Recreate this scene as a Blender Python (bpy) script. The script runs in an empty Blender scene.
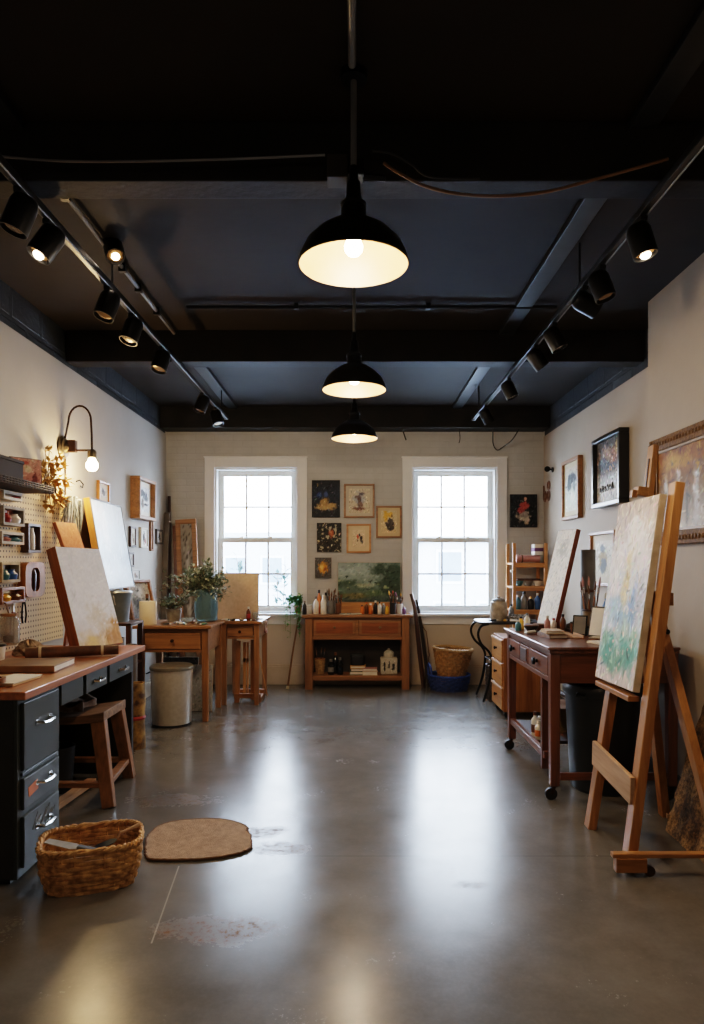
import bpy, bmesh, math, random
import numpy as np
from mathutils import Matrix, Vector, Euler

S = bpy.context.scene
COL = S.collection
random.seed(7)
F, CX, CY, EYE = 683.0, 355.0, 563.0, 1.42

def W(px, py, Y):
    """point of the room seen at a pixel of the photograph, at a known depth"""
    return Vector(((px - CX) * Y / F, Y, EYE - (py - CY) * Y / F))

def G(px, py):
    Y = EYE * F / (py - CY)
    return Vector(((px - CX) * Y / F, Y, 0))

def lin(c):
    return tuple((x / 12.92 if x <= 0.04045 else ((x + 0.055) / 1.055) ** 2.4) for x in c[:3])

def hexc(s):
    return lin(tuple(int(s[i:i + 2], 16) / 255 for i in (0, 2, 4)))

# ------------------------------------------------------------------ materials
def new_mat(name):
    m = bpy.data.materials.new(name)
    m.use_nodes = True
    nt = m.node_tree
    b = nt.nodes['Principled BSDF']
    return m, nt, b

def N(nt, t, **kw):
    n = nt.nodes.new(t)
    for k, v in kw.items():
        if k.startswith('i_'):
            n.inputs[k[2:].replace('_', ' ')].default_value = v
        else:
            setattr(n, k, v)
    return n

def mixc(nt, fac, a, b, blend='MIX'):
    n = nt.nodes.new('ShaderNodeMix'); n.data_type = 'RGBA'; n.blend_type = blend
    for idx, v in ((0, fac), (6, a), (7, b)):
        if hasattr(v, 'is_linked'):
            nt.links.new(v, n.inputs[idx])
        else:
            n.inputs[idx].default_value = v if idx == 0 else (*v[:3], 1)
    return n.outputs[2]

def math_n(nt, op, a, b=0.0, clamp=False):
    n = nt.nodes.new('ShaderNodeMath'); n.operation = op; n.use_clamp = clamp
    for i, v in enumerate((a, b)):
        if hasattr(v, 'is_linked'):
            nt.links.new(v, n.inputs[i])
        else:
            n.inputs[i].default_value = v
    return n.outputs[0]

def ramp(nt, src, a, b):
    n = nt.nodes.new('ShaderNodeMapRange'); n.clamp = True
    nt.links.new(src, n.inputs[0]); n.inputs[1].default_value = a; n.inputs[2].default_value = b
    return n.outputs[0]

def coords(nt, scale=(1, 1, 1)):
    tc = nt.nodes.new('ShaderNodeTexCoord')
    mp = nt.nodes.new('ShaderNodeMapping'); mp.inputs['Scale'].default_value = scale
    nt.links.new(tc.outputs['Object'], mp.inputs[0])
    return mp.outputs[0]

def noise(nt, vec, scale, detail=4, rough=.55):
    n = nt.nodes.new('ShaderNodeTexNoise'); n.inputs['Scale'].default_value = scale
    n.inputs['Detail'].default_value = detail; n.inputs['Roughness'].default_value = rough
    nt.links.new(vec, n.inputs['Vector'])
    return n.outputs[0]

def bump(nt, b, h, strength=.3, dist=.01):
    n = nt.nodes.new('ShaderNodeBump'); n.inputs['Strength'].default_value = strength
    n.inputs['Distance'].default_value = dist
    nt.links.new(h, n.inputs['Height']); nt.links.new(n.outputs[0], b.inputs['Normal'])

def plain(name, c, rough=.5, metal=0, c2=None, nscale=6, bmp=0, bscale=60, spec=.5, coat=0):
    m, nt, b = new_mat(name)
    c = hexc(c) if isinstance(c, str) else c
    c2 = (hexc(c2) if isinstance(c2, str) else c2) or tuple(x * .8 for x in c)
    v = coords(nt)
    f = ramp(nt, noise(nt, v, nscale), .35, .65)
    nt.links.new(mixc(nt, f, c, c2), b.inputs['Base Color'])
    b.inputs['Roughness'].default_value = rough
    b.inputs['Metallic'].default_value = metal
    b.inputs['Specular IOR Level'].default_value = spec
    b.inputs['Coat Weight'].default_value = coat
    if bmp:
        bump(nt, b, noise(nt, v, bscale), bmp)
    return m

def wood(name, c, c2, axis='x', s=14, rough=.45, coat=0.1):
    m, nt, b = new_mat(name)
    sc = {'x': (.07, 1, 1), 'y': (1, .07, 1), 'z': (1, 1, .07)}[axis]
    v = coords(nt, sc)
    f = noise(nt, v, s, 6, .65)
    g = noise(nt, v, s * 4, 3)
    ff = ramp(nt, math_n(nt, 'ADD', math_n(nt, 'MULTIPLY', f, .75), math_n(nt, 'MULTIPLY', g, .25)), .34, .66)
    nt.links.new(mixc(nt, ff, hexc(c), hexc(c2)), b.inputs['Base Color'])
    b.inputs['Roughness'].default_value = rough
    b.inputs['Coat Weight'].default_value = coat
    bump(nt, b, f, .12, .004)
    return m

def woods(name, c, c2, **k):
    return {a: wood(name + '_' + a, c, c2, a, **k) for a in 'xyz'}

def emit(name, c, s):
    m, nt, b = new_mat(name)
    b.inputs['Base Color'].default_value = (*c, 1)
    b.inputs['Emission Color'].default_value = (*c, 1)
    b.inputs['Emission Strength'].default_value = s
    return m

def glass_thin(name, tint=(1, 1, 1), refl=.07):
    m, nt, b = new_mat(name)
    nt.nodes.remove(b)
    t = N(nt, 'ShaderNodeBsdfTransparent'); t.inputs[0].default_value = (*tint, 1)
    g = N(nt, 'ShaderNodeBsdfGlossy'); g.inputs['Roughness'].default_value = .03
    x = N(nt, 'ShaderNodeMixShader'); x.inputs[0].default_value = refl
    nt.links.new(t.outputs[0], x.inputs[1]); nt.links.new(g.outputs[0], x.inputs[2])
    nt.links.new(x.outputs[0], nt.nodes['Material Output'].inputs[0])
    return m

def clear_glass(name, c, rough=.05):
    m, nt, b = new_mat(name)
    b.inputs['Base Color'].default_value = (*c, 1)
    b.inputs['Transmission Weight'].default_value = .75
    b.inputs['Roughness'].default_value = rough
    b.inputs['IOR'].default_value = 1.3
    return m

oak = woods('oak', 'a8703c', '7a4a22')
pine = woods('pine', 'c89058', '9c6230')
redwood = woods('redwood', 'a06e44', '6c4828')
mahog = woods('mahogany', '7e4c34', '52301f', rough=.35, coat=.3)
darkwood = woods('darkwood', '4a2c1c', '2a160e')
desktopw = woods('desktop_wood', 'b06a36', '83481f', rough=.38, coat=.2)
easelw = woods('easel_wood', 'b4804a', '885828')
oldwood = woods('old_wood', '96704c', '5c4028', rough=.7, coat=0)
palewood = woods('pale_wood', 'c8a484', 'a8825e', rough=.7, coat=0)
black_metal = plain('black_metal', '141312', .38, .6)
black_paint = plain('black_enamel', '100f0e', .3)
cast_black = plain('black_track_paint', '232324', .32, .5)
steel = plain('brushed_steel', 'e0d8cc', .36, .6, 'd2cabc', nscale=30)
chrome = plain('chrome', 'd8d8d8', .15, 1)
rust_metal = plain('rusty_brown_metal', '4a3020', .5, .7, '2c1c14')
brass_old = plain('old_brass', '8a7a58', .4, .8, '5c5040')
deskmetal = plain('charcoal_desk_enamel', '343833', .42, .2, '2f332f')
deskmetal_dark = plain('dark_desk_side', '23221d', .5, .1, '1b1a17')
black_plastic = plain('black_plastic', '1d2022', .4, 0, '17191b')
white_paint = plain('white_trim_paint', 'dcdcde', .45, 0, 'd4d4d6', nscale=3)
sash_paint = plain('sash_paint', 'dcdcd8', .4, 0, 'd0d0cc')
cream = plain('cream_card', 'd9c7a6', .8, 0, 'cdb995')
paper = plain('paper', 'e6e0d4', .8, 0, 'd8d0c0')
white_cer = plain('white_ceramic', 'e8e4dc', .3)
grey_cer = plain('grey_stoneware', '8f887c', .5, 0, '6c655a', nscale=20)
kraft = plain('kraft_board', 'd2b298', .8, 0, 'c4a488', nscale=12)
dark_felt = plain('dark_mat', '1c2226', .9)
leather = plain('brown_leather', '6e4828', .5, 0, '4c2f1a', nscale=15, bmp=.2)
rubber = plain('black_rubber', '151313', .5)
leaf_g = plain('leaf_green', '4f8a35', .5, 0, '2f5f24', nscale=14)
leaf_d = plain('leaf_sage', '7d8b74', .6, 0, '47573f', nscale=25)
leaf_w = plain('pale_blossom', 'c9ccb8', .6, 0, '8f9a80', nscale=25)
gold_dry = plain('dried_gold_flower', 'c79a4c', .7, 0, '8b6426', nscale=30)
silver_dry = plain('dried_silver_leaf', 'aab0b4', .6, 0, '6e7678', nscale=30)
stem_br = plain('brown_stem', '6b5236', .8)
bristle = plain('brush_bristle', '6b4b2c', .8, 0, '3c2818')
soil = plain('soil', '2c2018', .9)
canvas_side = plain('canvas_side', 'c4b49c', .85, 0, 'a8977e', nscale=10)
copper_cable = plain('tan_cable', '8a6238', .5)
black_cable = plain('black_cable', '16130f', .5)
grey_conduit = plain('grey_conduit', '8a8c8e', .4, .4)
PALETTE = {n: plain('paint_' + n, c, .4, 0, c2) for n, c, c2 in (
    ('orange', 'd9762a', 'b85a1a'), ('yellow', 'e2b23a', 'c89020'), ('red', 'a8322a', '80201c'), ('blue', '35609a', '244878'),
    ('white', 'e6e2da', 'd0cabd'), ('black', '1c1a1a', '121010'), ('green', '4c6e46', '345434'), ('purple', '6d4474', '50305a'),
    ('brown', '6c4428', '4c2e1a'), ('grey', '7f7c78', '62605c'), ('teal', '4d7f8c', '33606e'), ('pink', 'c08a84', 'a06c66'))}

def wall_plaster(name, c, c2, bs=.12):
    m, nt, b = new_mat(name)
    v = coords(nt)
    f = ramp(nt, noise(nt, v, 1.3, 6, .6), .3, .7)
    nt.links.new(mixc(nt, f, hexc(c), hexc(c2)), b.inputs['Base Color'])
    b.inputs['Roughness'].default_value = .75
    bump(nt, b, noise(nt, v, 18, 6), bs, .01)
    return m

def brick_mat(name, c, c2, mort, bw, bh, msize, strength, rough=.7, rot=None, spec=.3):
    m, nt, b = new_mat(name)
    tc = N(nt, 'ShaderNodeTexCoord')
    sep = N(nt, 'ShaderNodeSeparateXYZ'); nt.links.new(tc.outputs['Object'], sep.inputs[0])
    cb = N(nt, 'ShaderNodeCombineXYZ')
    nt.links.new(sep.outputs['Y' if rot == 'y' else 'X'], cb.inputs[0]); nt.links.new(sep.outputs['Z'], cb.inputs[1])
    br = N(nt, 'ShaderNodeTexBrick')
    nt.links.new(cb.outputs[0], br.inputs['Vector'])
    br.inputs['Scale'].default_value = 1; br.inputs['Brick Width'].default_value = bw; br.inputs['Row Height'].default_value = bh
    br.inputs['Mortar Size'].default_value = msize; br.inputs['Mortar Smooth'].default_value = .4
    br.inputs['Color1'].default_value = (*hexc(c), 1); br.inputs['Color2'].default_value = (*hexc(c2), 1)
    br.inputs['Mortar'].default_value = (*hexc(mort), 1)
    nz = noise(nt, tc.outputs['Object'], 5, 6, .6)
    nt.links.new(mixc(nt, .8, br.outputs['Color'], mixc(nt, ramp(nt, nz, .3, .7), hexc(c), hexc(c2))), b.inputs['Base Color'])
    b.inputs['Roughness'].default_value = rough
    b.inputs['Specular IOR Level'].default_value = spec
    h = math_n(nt, 'ADD', math_n(nt, 'MULTIPLY', br.outputs['Fac'], -1), math_n(nt, 'MULTIPLY', noise(nt, tc.outputs['Object'], 30, 5), .6))
    bump(nt, b, h, strength, .012)
    return m

m_left = wall_plaster('left_wall_plaster', 'aea9a2', 'a29d96')
m_right = wall_plaster('right_wall_plaster', 'a99b8b', '9d9080')
m_back = brick_mat('painted_brick', 'b6b5b4', 'aaa9a8', 'a2a09e', .22, .075, .008, .2)
m_band = brick_mat('black_block', '3c4044', '303438', '060607', .42, .5, .024, .6, rot='y', rough=.6)
m_ceiling = plain('black_ceiling', '2e271f', .7, 0, '26201a', nscale=2, bmp=.1, bscale=12, spec=.2)
m_beam = plain('black_beam', '1d1813', .65, 0, '100f0e', nscale=4, bmp=.25, bscale=25, spec=.3)
m_low = wall_plaster('cream_lower_wall', 'bfb2a2', 'b2a493')
m_base = plain('cream_baseboard', 'bcac98', .5, 0, 'b09f8a')

def floor_material():
    m, nt, b = new_mat('worn_concrete')
    tc = N(nt, 'ShaderNodeTexCoord'); v = tc.outputs['Object']
    big = ramp(nt, noise(nt, v, .9, 5, .6), .35, .65)
    mid = ramp(nt, noise(nt, v, 5, 8, .65), .3, .7)
    fine = noise(nt, v, 60, 4, .7)
    c = mixc(nt, big, hexc('615d57'), hexc('706b64'))
    c = mixc(nt, math_n(nt, 'MULTIPLY', mid, .6), c, hexc('4e4841'))
    c = mixc(nt, math_n(nt, 'MULTIPLY', ramp(nt, fine, .45, .8), .15), c, hexc('857c70'))
    sep = N(nt, 'ShaderNodeSeparateXYZ'); nt.links.new(v, sep.inputs[0])
    warp = noise(nt, v, 7, 6, .7)
    stain_all = None
    for (px, py, rx, ry, lo) in ((215, 930, .33, .16, .0), (283, 848, .2, .13, .05), (470, 885, .12, .07, .15), (175, 800, .5, .2, .25), (262, 832, .2, .12, .1)):
        g = G(px, py)
        dx = math_n(nt, 'DIVIDE', math_n(nt, 'SUBTRACT', sep.outputs[0], g.x), rx)
        dy = math_n(nt, 'DIVIDE', math_n(nt, 'SUBTRACT', sep.outputs[1], g.y), ry)
        d = math_n(nt, 'ADD', math_n(nt, 'MULTIPLY', dx, dx), math_n(nt, 'MULTIPLY', dy, dy))
        k = math_n(nt, 'SUBTRACT', math_n(nt, 'SUBTRACT', 1, d), math_n(nt, 'MULTIPLY', warp, 1.6))
        k = ramp(nt, k, -.45 + lo, .0 + lo)
        stain_all = k if stain_all is None else math_n(nt, 'MAXIMUM', stain_all, k)
    pit = ramp(nt, noise(nt, v, 34, 5, .75), .5, .62)
    stain = math_n(nt, 'MULTIPLY', stain_all, math_n(nt, 'ADD', math_n(nt, 'MULTIPLY', pit, .75), .2))
    c = mixc(nt, math_n(nt, 'MULTIPLY', stain, .95), c, hexc('6e4a28'))
    # control joints sawn in the slab
    def line(out, at, w):
        return math_n(nt, 'LESS_THAN', math_n(nt, 'ABSOLUTE', math_n(nt, 'SUBTRACT', out, at)), w)
    j = math_n(nt, 'MAXIMUM', line(sep.outputs[1], 3.31, .005), line(sep.outputs[1], 6.1, .006))
    c = mixc(nt, math_n(nt, 'MULTIPLY', j, .45), c, hexc('3c3832'))
    chalk = math_n(nt, 'MULTIPLY', line(math_n(nt, 'ADD', sep.outputs[0], math_n(nt, 'MULTIPLY', sep.outputs[1], .10)), -.505, .003),
                   math_n(nt, 'MULTIPLY', math_n(nt, 'GREATER_THAN', sep.outputs[1], 2.55), math_n(nt, 'LESS_THAN', sep.outputs[1], 3.2)))
    c = mixc(nt, math_n(nt, 'MULTIPLY', chalk, .6), c, hexc('b8b0a4'))
    nt.links.new(c, b.inputs['Base Color'])
    r = math_n(nt, 'ADD', math_n(nt, 'MULTIPLY', ramp(nt, noise(nt, v, 3.2, 7, .62), .25, .75), .10), .17)
    r = math_n(nt, 'ADD', r, math_n(nt, 'MULTIPLY', stain, .35), True)
    r = math_n(nt, 'ADD', r, math_n(nt, 'MULTIPLY', ramp(nt, fine, .4, .7), .04), True)
    nt.links.new(r, b.inputs['Roughness'])
    nt.links.new(math_n(nt, 'MULTIPLY', math_n(nt, 'SUBTRACT', 1, stain), .42), b.inputs['Specular IOR Level'])
    h = math_n(nt, 'ADD', math_n(nt, 'MULTIPLY', mid, .15), math_n(nt, 'MULTIPLY', stain, -.05))
    bump(nt, b, math_n(nt, 'ADD', h, math_n(nt, 'MULTIPLY', fine, .1)), .16, .006)
    return m

# ------------------------------------------------------------------ mesh building
WM = {}
class MB:
    def __init__(s):
        s.v, s.f = [], []
    def add(s, vs, fs):
        o = len(s.v); s.v += [Vector(p) for p in vs]; s.f += [tuple(i + o for i in f) for f in fs]
        return s
    def box(s, x0, x1, y0, y1, z0, z1, rot=None, piv=None):
        vs = [Vector((x, y, z)) for z in (z0, z1) for y in (y0, y1) for x in (x0, x1)]
        if rot is not None:
            p = Vector(piv) if piv is not None else Vector(((x0 + x1) / 2, (y0 + y1) / 2, (z0 + z1) / 2))
            R = Euler(rot).to_matrix()
            vs = [R @ (v - p) + p for v in vs]
        return s.add(vs, [(0, 2, 3, 1), (4, 5, 7, 6), (0, 1, 5, 4), (1, 3, 7, 5), (3, 2, 6, 7), (2, 0, 4, 6)])
    def cbox(s, c, d, rot=None):
        c = Vector(c)
        return s.box(c.x - d[0] / 2, c.x + d[0] / 2, c.y - d[1] / 2, c.y + d[1] / 2, c.z - d[2] / 2, c.z + d[2] / 2, rot)
    def bar(s, p0, p1, w, t, side=(1, 0, 0), taper=1):
        """rectangular bar p0->p1, w along side, t across"""
        p0, p1 = Vector(p0), Vector(p1)
        d = (p1 - p0).normalized(); a = Vector(side); a = (a - d * a.dot(d)).normalized(); b = d.cross(a)
        vs = []
        for p, k in ((p0, 1), (p1, taper)):
            for i, j in ((-1, -1), (1, -1), (1, 1), (-1, 1)):
                vs.append(p + a * i * w / 2 * k + b * j * t / 2 * k)
        return s.add(vs, [(3, 2, 1, 0), (4, 5, 6, 7)] + [(i, (i + 1) % 4, 4 + (i + 1) % 4, 4 + i) for i in range(4)])
    def tube(s, pts, r, n=8, cap=True):
        pts = [Vector(p) for p in pts]
        rs = r if isinstance(r, (list, tuple)) else [r] * len(pts)
        rings = []
        a = None
        for i, p in enumerate(pts):
            d = (pts[min(i + 1, len(pts) - 1)] - pts[max(i - 1, 0)]).normalized()
            if a is None:
                a = d.orthogonal().normalized()
            a = (a - d * a.dot(d))
            a = a.normalized() if a.length > 1e-6 else d.orthogonal().normalized()
            b = d.cross(a)
            rings.append([p + (a * math.cos(t) + b * math.sin(t)) * rs[i] for t in [2 * math.pi * k / n for k in range(n)]])
        vs = [v for rg in rings for v in rg]
        fs = [(i * n + k, i * n + (k + 1) % n, (i + 1) * n + (k + 1) % n, (i + 1) * n + k) for i in range(len(pts) - 1) for k in range(n)]
        if cap:
            fs += [tuple(range(n - 1, -1, -1)), tuple(range((len(pts) - 1) * n, len(pts) * n))]
        return s.add(vs, fs)
    def lathe(s, prof, c=(0, 0, 0), n=24, rad=None, M=None):
        """prof: (r, z) list; rad(theta) scales the radius"""
        c = Vector(c); vs, fs = [], []
        for r, z in prof:
            for k in range(n):
                t = 2 * math.pi * k / n
                q = rad(t) if rad else (math.cos(t), math.sin(t))
                p = Vector((q[0] * r, q[1] * r, z))
                vs.append((M @ p if M else p) + c)
        for i in range(len(prof) - 1):
            for k in range(n):
                fs.append((i * n + k, i * n + (k + 1) % n, (i + 1) * n + (k + 1) % n, (i + 1) * n + k))
        if prof[0][0] > 1e-5:
            fs.append(tuple(range(n - 1, -1, -1)))
        if prof[-1][0] > 1e-5:
            fs.append(tuple((len(prof) - 1) * n + k for k in range(n)))
        return s.add(vs, fs)
    def ball(s, c, r, sc=(1, 1, 1), n=12):
        c = Vector(c)
        m = n // 2
        prof = [(max(1e-6, math.sin(math.pi * i / m)), -math.cos(math.pi * i / m)) for i in range(m + 1)]
        vs, fs = [], []
        for pr, pz in prof:
            for k in range(n):
                t = 2 * math.pi * k / n
                vs.append(c + Vector((math.cos(t) * pr * r * sc[0], math.sin(t) * pr * r * sc[1], pz * r * sc[2])))
        for i in range(m):
            for k in range(n):
                fs.append((i * n + k, i * n + (k + 1) % n, (i + 1) * n + (k + 1) % n, (i + 1) * n + k))
        return s.add(vs, fs)
    def prism(s, poly, z0, z1):
        n = len(poly)
        vs = [Vector((x, y, z0)) for x, y in poly] + [Vector((x, y, z1)) for x, y in poly]
        return s.add(vs, [tuple(range(n - 1, -1, -1)), tuple(range(n, 2 * n))] + [(i, (i + 1) % n, n + (i + 1) % n, n + i) for i in range(n)])
    def leaf(s, p, d, up, L, w):
        p, d, up = Vector(p), Vector(d).normalized(), Vector(up)
        a = d.cross(up); a = a.normalized() if a.length > 1e-4 else d.orthogonal().normalized()
        nrm = a.cross(d)
        vs = [p, p + d * L * .4 + a * w / 2 + nrm * w * .12, p + d * L, p + d * L * .4 - a * w / 2 + nrm * w * .12, p + d * L * .45]
        return s.add(vs, [(0, 1, 4), (1, 2, 4), (2, 3, 4), (3, 0, 4)])
    def xform(s, M):
        s.v = [M @ p for p in s.v]; return s
    def build(s, name, mat, parent=None, bev=0, smooth=False, world=False, loc=None):
        vs = s.v
        if world and parent is not None:
            inv = WM[parent.name].inverted(); vs = [inv @ p for p in vs]
        if loc is not None:
            L = Vector(loc); vs = [p - L for p in vs]
        me = bpy.data.meshes.new(name)
        me.from_pydata([tuple(p) for p in vs], [], s.f); me.update()
        bm = bmesh.new(); bm.from_mesh(me)
        bmesh.ops.recalc_face_normals(bm, faces=bm.faces)
        bm.to_mesh(me); bm.free()
        me.materials.append(mat)
        if smooth:
            for p in me.polygons: p.use_smooth = True
            me.set_sharp_from_angle(angle=math.radians(40))
        o = bpy.data.objects.new(name, me); COL.objects.link(o)
        if parent is not None:
            o.parent = parent; WM[o.name] = WM[parent.name]
        else:
            if loc is not None: o.location = loc
            WM[o.name] = Matrix.Translation(Vector(loc)) if loc is not None else Matrix()
        if bev:
            b = o.modifiers.new('bevel', 'BEVEL'); b.width = bev; b.segments = 2; b.limit_method = 'ANGLE'
        return o

def thing(name, label, cat, loc=(0, 0, 0), rot=(0, 0, 0), group=None):
    o = bpy.data.objects.new(name, None); COL.objects.link(o)
    o.location = loc; o.rotation_euler = rot; o.empty_display_size = .1
    WM[o.name] = Matrix.Translation(Vector(loc)) @ Euler(rot).to_matrix().to_4x4()
    return tag(o, label, cat, group)

def tag(o, label=None, cat=None, group=None, kind=None):
    if label: o['label'] = label
    if cat: o['category'] = cat
    if group: o['group'] = group
    if kind: o['kind'] = kind
    return o

def struct(o):
    o['kind'] = 'structure'; return o

def copy_tree(o, parent=None):
    c = o.copy(); COL.objects.link(c)
    if parent is not None: c.parent = parent
    for ch in list(o.children):
        copy_tree(ch, c)
    return c

# ------------------------------------------------------------------ painted pictures (colour per vertex)
def vnoise(u, v, sc, seed):
    rng = np.random.RandomState(seed)
    T = rng.rand(64, 64)
    x, y = u * sc, v * sc
    i, j = np.floor(x).astype(int), np.floor(y).astype(int)
    fx, fy = x - i, y - j
    fx, fy = fx * fx * (3 - 2 * fx), fy * fy * (3 - 2 * fy)
    g = lambda a, b: T[a % 64, b % 64]
    return (g(i, j) * (1 - fx) + g(i + 1, j) * fx) * (1 - fy) + (g(i, j + 1) * (1 - fx) + g(i + 1, j + 1) * fx) * fy

def fbm(u, v, sc, seed, o=4):
    t = 0; a = .5; n = 0
    for k in range(o):
        t = t + a * vnoise(u, v, sc * 2 ** k, seed + k); n += a; a *= .55
    return t / n

def C(h): return np.array([int(h[i:i + 2], 16) / 255 for i in (0, 2, 4)])

def lay(img, m, col):
    m = np.clip(m, 0, 1)[..., None]
    return img * (1 - m) + C(col) * m

def art(stops, blobs=(), specks=(), seed=1, warp=.18, asp=1.0, strokes=160, sl=.06, sw=.016, jit=.16, up=.4):
    """vertical colour stops (v, hex), soft ragged blobs (cx, cy, rx, ry, hex, soft), specks (amount, scale, hex, v0, v1)"""
    def f(u, v):
        w = (fbm(u, v * asp, 6, seed) - .5)
        vv = v + w * warp
        img = np.zeros(u.shape + (3,))
        st = sorted(stops)
        for ch in range(3):
            img[..., ch] = np.interp(vv, [s[0] for s in st], [C(s[1])[ch] for s in st])
        for k, (cx, cy, rx, ry, col, soft) in enumerate(blobs):
            d = np.sqrt(((u - cx) / rx) ** 2 + ((v - cy) / ry) ** 2) + (fbm(u, v * asp, 9, seed + 11 * k + 5) - .5) * 1.2
            img = lay(img, (1 - d) / soft, col)
        for k, (amt, sc, col, v0, v1) in enumerate(specks):
            n = fbm(u, v * asp, sc, seed + 40 + 7 * k, 2)
            img = lay(img, (n - (1 - amt)) * 12 * ((v >= v0) & (v <= v1)), col)
        rng = np.random.RandomState(seed + 900)
        base = img.copy(); H_, W_ = u.shape
        for k in range(strokes):
            cu, cv = rng.rand(), rng.rand()
            c = base[int(cv * (H_ - 1)), int(cu * (W_ - 1))] + rng.normal(0, jit, 3) * .2 + rng.normal(0, jit)
            a = rng.normal(math.pi * up, .7); L = sl * rng.uniform(.5, 1.5); w_ = sw * rng.uniform(.6, 1.6)
            du, dv = (u - cu), (v - cv) * asp
            p = du * math.cos(a) + dv * math.sin(a); q = -du * math.sin(a) + dv * math.cos(a) + p * p * rng.normal(0, 3)
            m = np.clip(1.6 - np.sqrt((p / L) ** 2 + (q / w_) ** 2) * 1.6, 0, 1)[..., None] * .85
            img = img * (1 - m) + c * m
        return np.clip(img + (fbm(u, v * asp, 24, seed + 3, 3) - .5)[..., None] * .10, 0, 1)
    return f

PAINT = {}
def paint_mat(rough, bs):
    k = (rough, bs)
    if k not in PAINT:
        m, nt, b = new_mat('painted_surface_%d' % len(PAINT))
        a = N(nt, 'ShaderNodeVertexColor'); a.layer_name = 'paint'
        nt.links.new(a.outputs[0], b.inputs['Base Color'])
        b.inputs['Roughness'].default_value = rough; b.inputs['Specular IOR Level'].default_value = .25
        if bs:
            v = coords(nt)
            bump(nt, b, math_n(nt, 'ADD', noise(nt, v, 90, 4), math_n(nt, 'MULTIPLY', noise(nt, v, 25, 3), 1.5)), bs, .004)
        PAINT[k] = m
    return PAINT[k]

def painted(name, w, h, func, parent, y=0, x0=None, z0=0, res=60, rough=.6, bs=.25, M=None):
    """flat painted face in the local XZ plane looking along -Y"""
    nx = max(8, int(res * min(1, w / h))); nz = max(8, int(res * min(1, h / w)))
    x0 = -w / 2 if x0 is None else x0
    us, vs = np.meshgrid(np.linspace(0, 1, nx + 1), np.linspace(0, 1, nz + 1))
    col = func(us, vs)
    lc = np.where(col <= .04045, col / 12.92, ((col + .055) / 1.055) ** 2.4)
    verts = [(x0 + u * w, y, z0 + v * h) for u, v in zip(us.ravel(), vs.ravel())]
    if M: verts = [tuple(M @ Vector(p)) for p in verts]
    q = nx + 1
    faces = [(j * q + i, j * q + i + 1, (j + 1) * q + i + 1, (j + 1) * q + i) for j in range(nz) for i in range(nx)]
    me = bpy.data.meshes.new(name); me.from_pydata(verts, [], faces); me.update()
    ca = me.color_attributes.new('paint', 'FLOAT_COLOR', 'POINT')
    ca.data.foreach_set('color', np.concatenate([lc.reshape(-1, 3), np.ones((len(verts), 1))], 1).astype(np.float32).ravel())
    me.materials.append(paint_mat(rough, bs))
    o = bpy.data.objects.new(name, me); COL.objects.link(o)
    o.parent = parent; WM[o.name] = WM[parent.name]
    return o

FACE = {'-y': 0, '+x': math.pi / 2, '-x': -math.pi / 2}
def picture(name, label, cat, base, w, h, func, face='-y', fw=.03, fd=.03, fmat=None, mount=0, mmat=None, group=None,
            rot=None, roll=0, res=60, rough=.6, canvas=False, lean=0, side=None):
    """framed or unframed picture; base = middle of its lower back edge"""
    rz = FACE[face] if isinstance(face, str) else face
    M = Matrix.Translation(Vector(base)) @ Matrix.Rotation(rz, 4, 'Z') @ Matrix.Rotation(-lean, 4, 'X') @ Matrix.Rotation(roll, 4, 'Y')
    t = thing(name, label, cat, M.to_translation(), M.to_euler(), group)
    if canvas:
        MB().box(-w / 2, w / 2, -fd, 0, 0, h).build('stretched_canvas', side or canvas_side, t, bev=.003)
        painted('painted_face', w - .006, h - .006, func, t, -fd - .0015, z0=.003, res=res, rough=rough)
        return t
    fm = fmat['x'] if isinstance(fmat, dict) else fmat
    b = MB()
    b.box(-w / 2, w / 2, -fd, 0, 0, fw).box(-w / 2, w / 2, -fd, 0, h - fw, h)
    b.box(-w / 2, -w / 2 + fw, -fd, 0, fw, h - fw).box(w / 2 - fw, w / 2, -fd, 0, fw, h - fw)
    b.build('frame', fm, t, bev=min(.006, fw * .2))
    if mount:
        MB().box(-w / 2 + fw, w / 2 - fw, -fd * .5, -.002, fw, h - fw).build('mount_board', mmat or cream, t)
    q = fw + mount
    painted('painted_face', w - 2 * q, h - 2 * q, func, t, -fd * .5 - .002, z0=q, res=res, rough=rough)
    return t

SKY, FILL, EXPO, LOOK = 20, 2.5, 1.0, "Medium High Contrast"
# ------------------------------------------------------------------ room shell
XL, XR, YB, YF, ZC = -2.21, 2.21, 8.0, -1.6, 3.2
XC, YC = 2.0, 4.66                     # the boxed-out near part of the right wall
struct(MB().box(XL - .3, XR + .3, YF - .3, YB + .3, -.2, 0).build('floor', floor_material()))
struct(MB().box(XL - .3, XR + .3, YF - .3, YB + .3, ZC, ZC + .2).build('ceiling', m_ceiling))
struct(MB().box(XL - .3, XL, YF, YB, 0, 2.93).build('wall_left', m_left))
struct(MB().box(XR, XR + .3, YF, YB, 0, 2.90).build('wall_right', m_right))
struct(MB().box(XL - .3, XR + .3, YF - .3, YF, 0, ZC).build('wall_front', m_right))
struct(MB().box(XC, XR - .001, YF, YC, 0, ZC).build('wall_chase', m_right))
struct(MB().box(XL - .3, XL - .012, YF, YB, 2.93, ZC).build('trim_1', m_band))
struct(MB().box(XR + .012, XR + .3, YF, YB, 2.90, ZC).build('trim_2', m_band))
WX = [(-1.64, -.68), (.673, 1.657)]; WZ = (.834, 2.533)
b = MB()
xs = [XL - .3, WX[0][0], WX[0][1], WX[1][0], WX[1][1], XR + .3]
for i in (0, 2, 4):
    b.box(xs[i], xs[i + 1], YB, YB + .28, 0, ZC)
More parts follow.
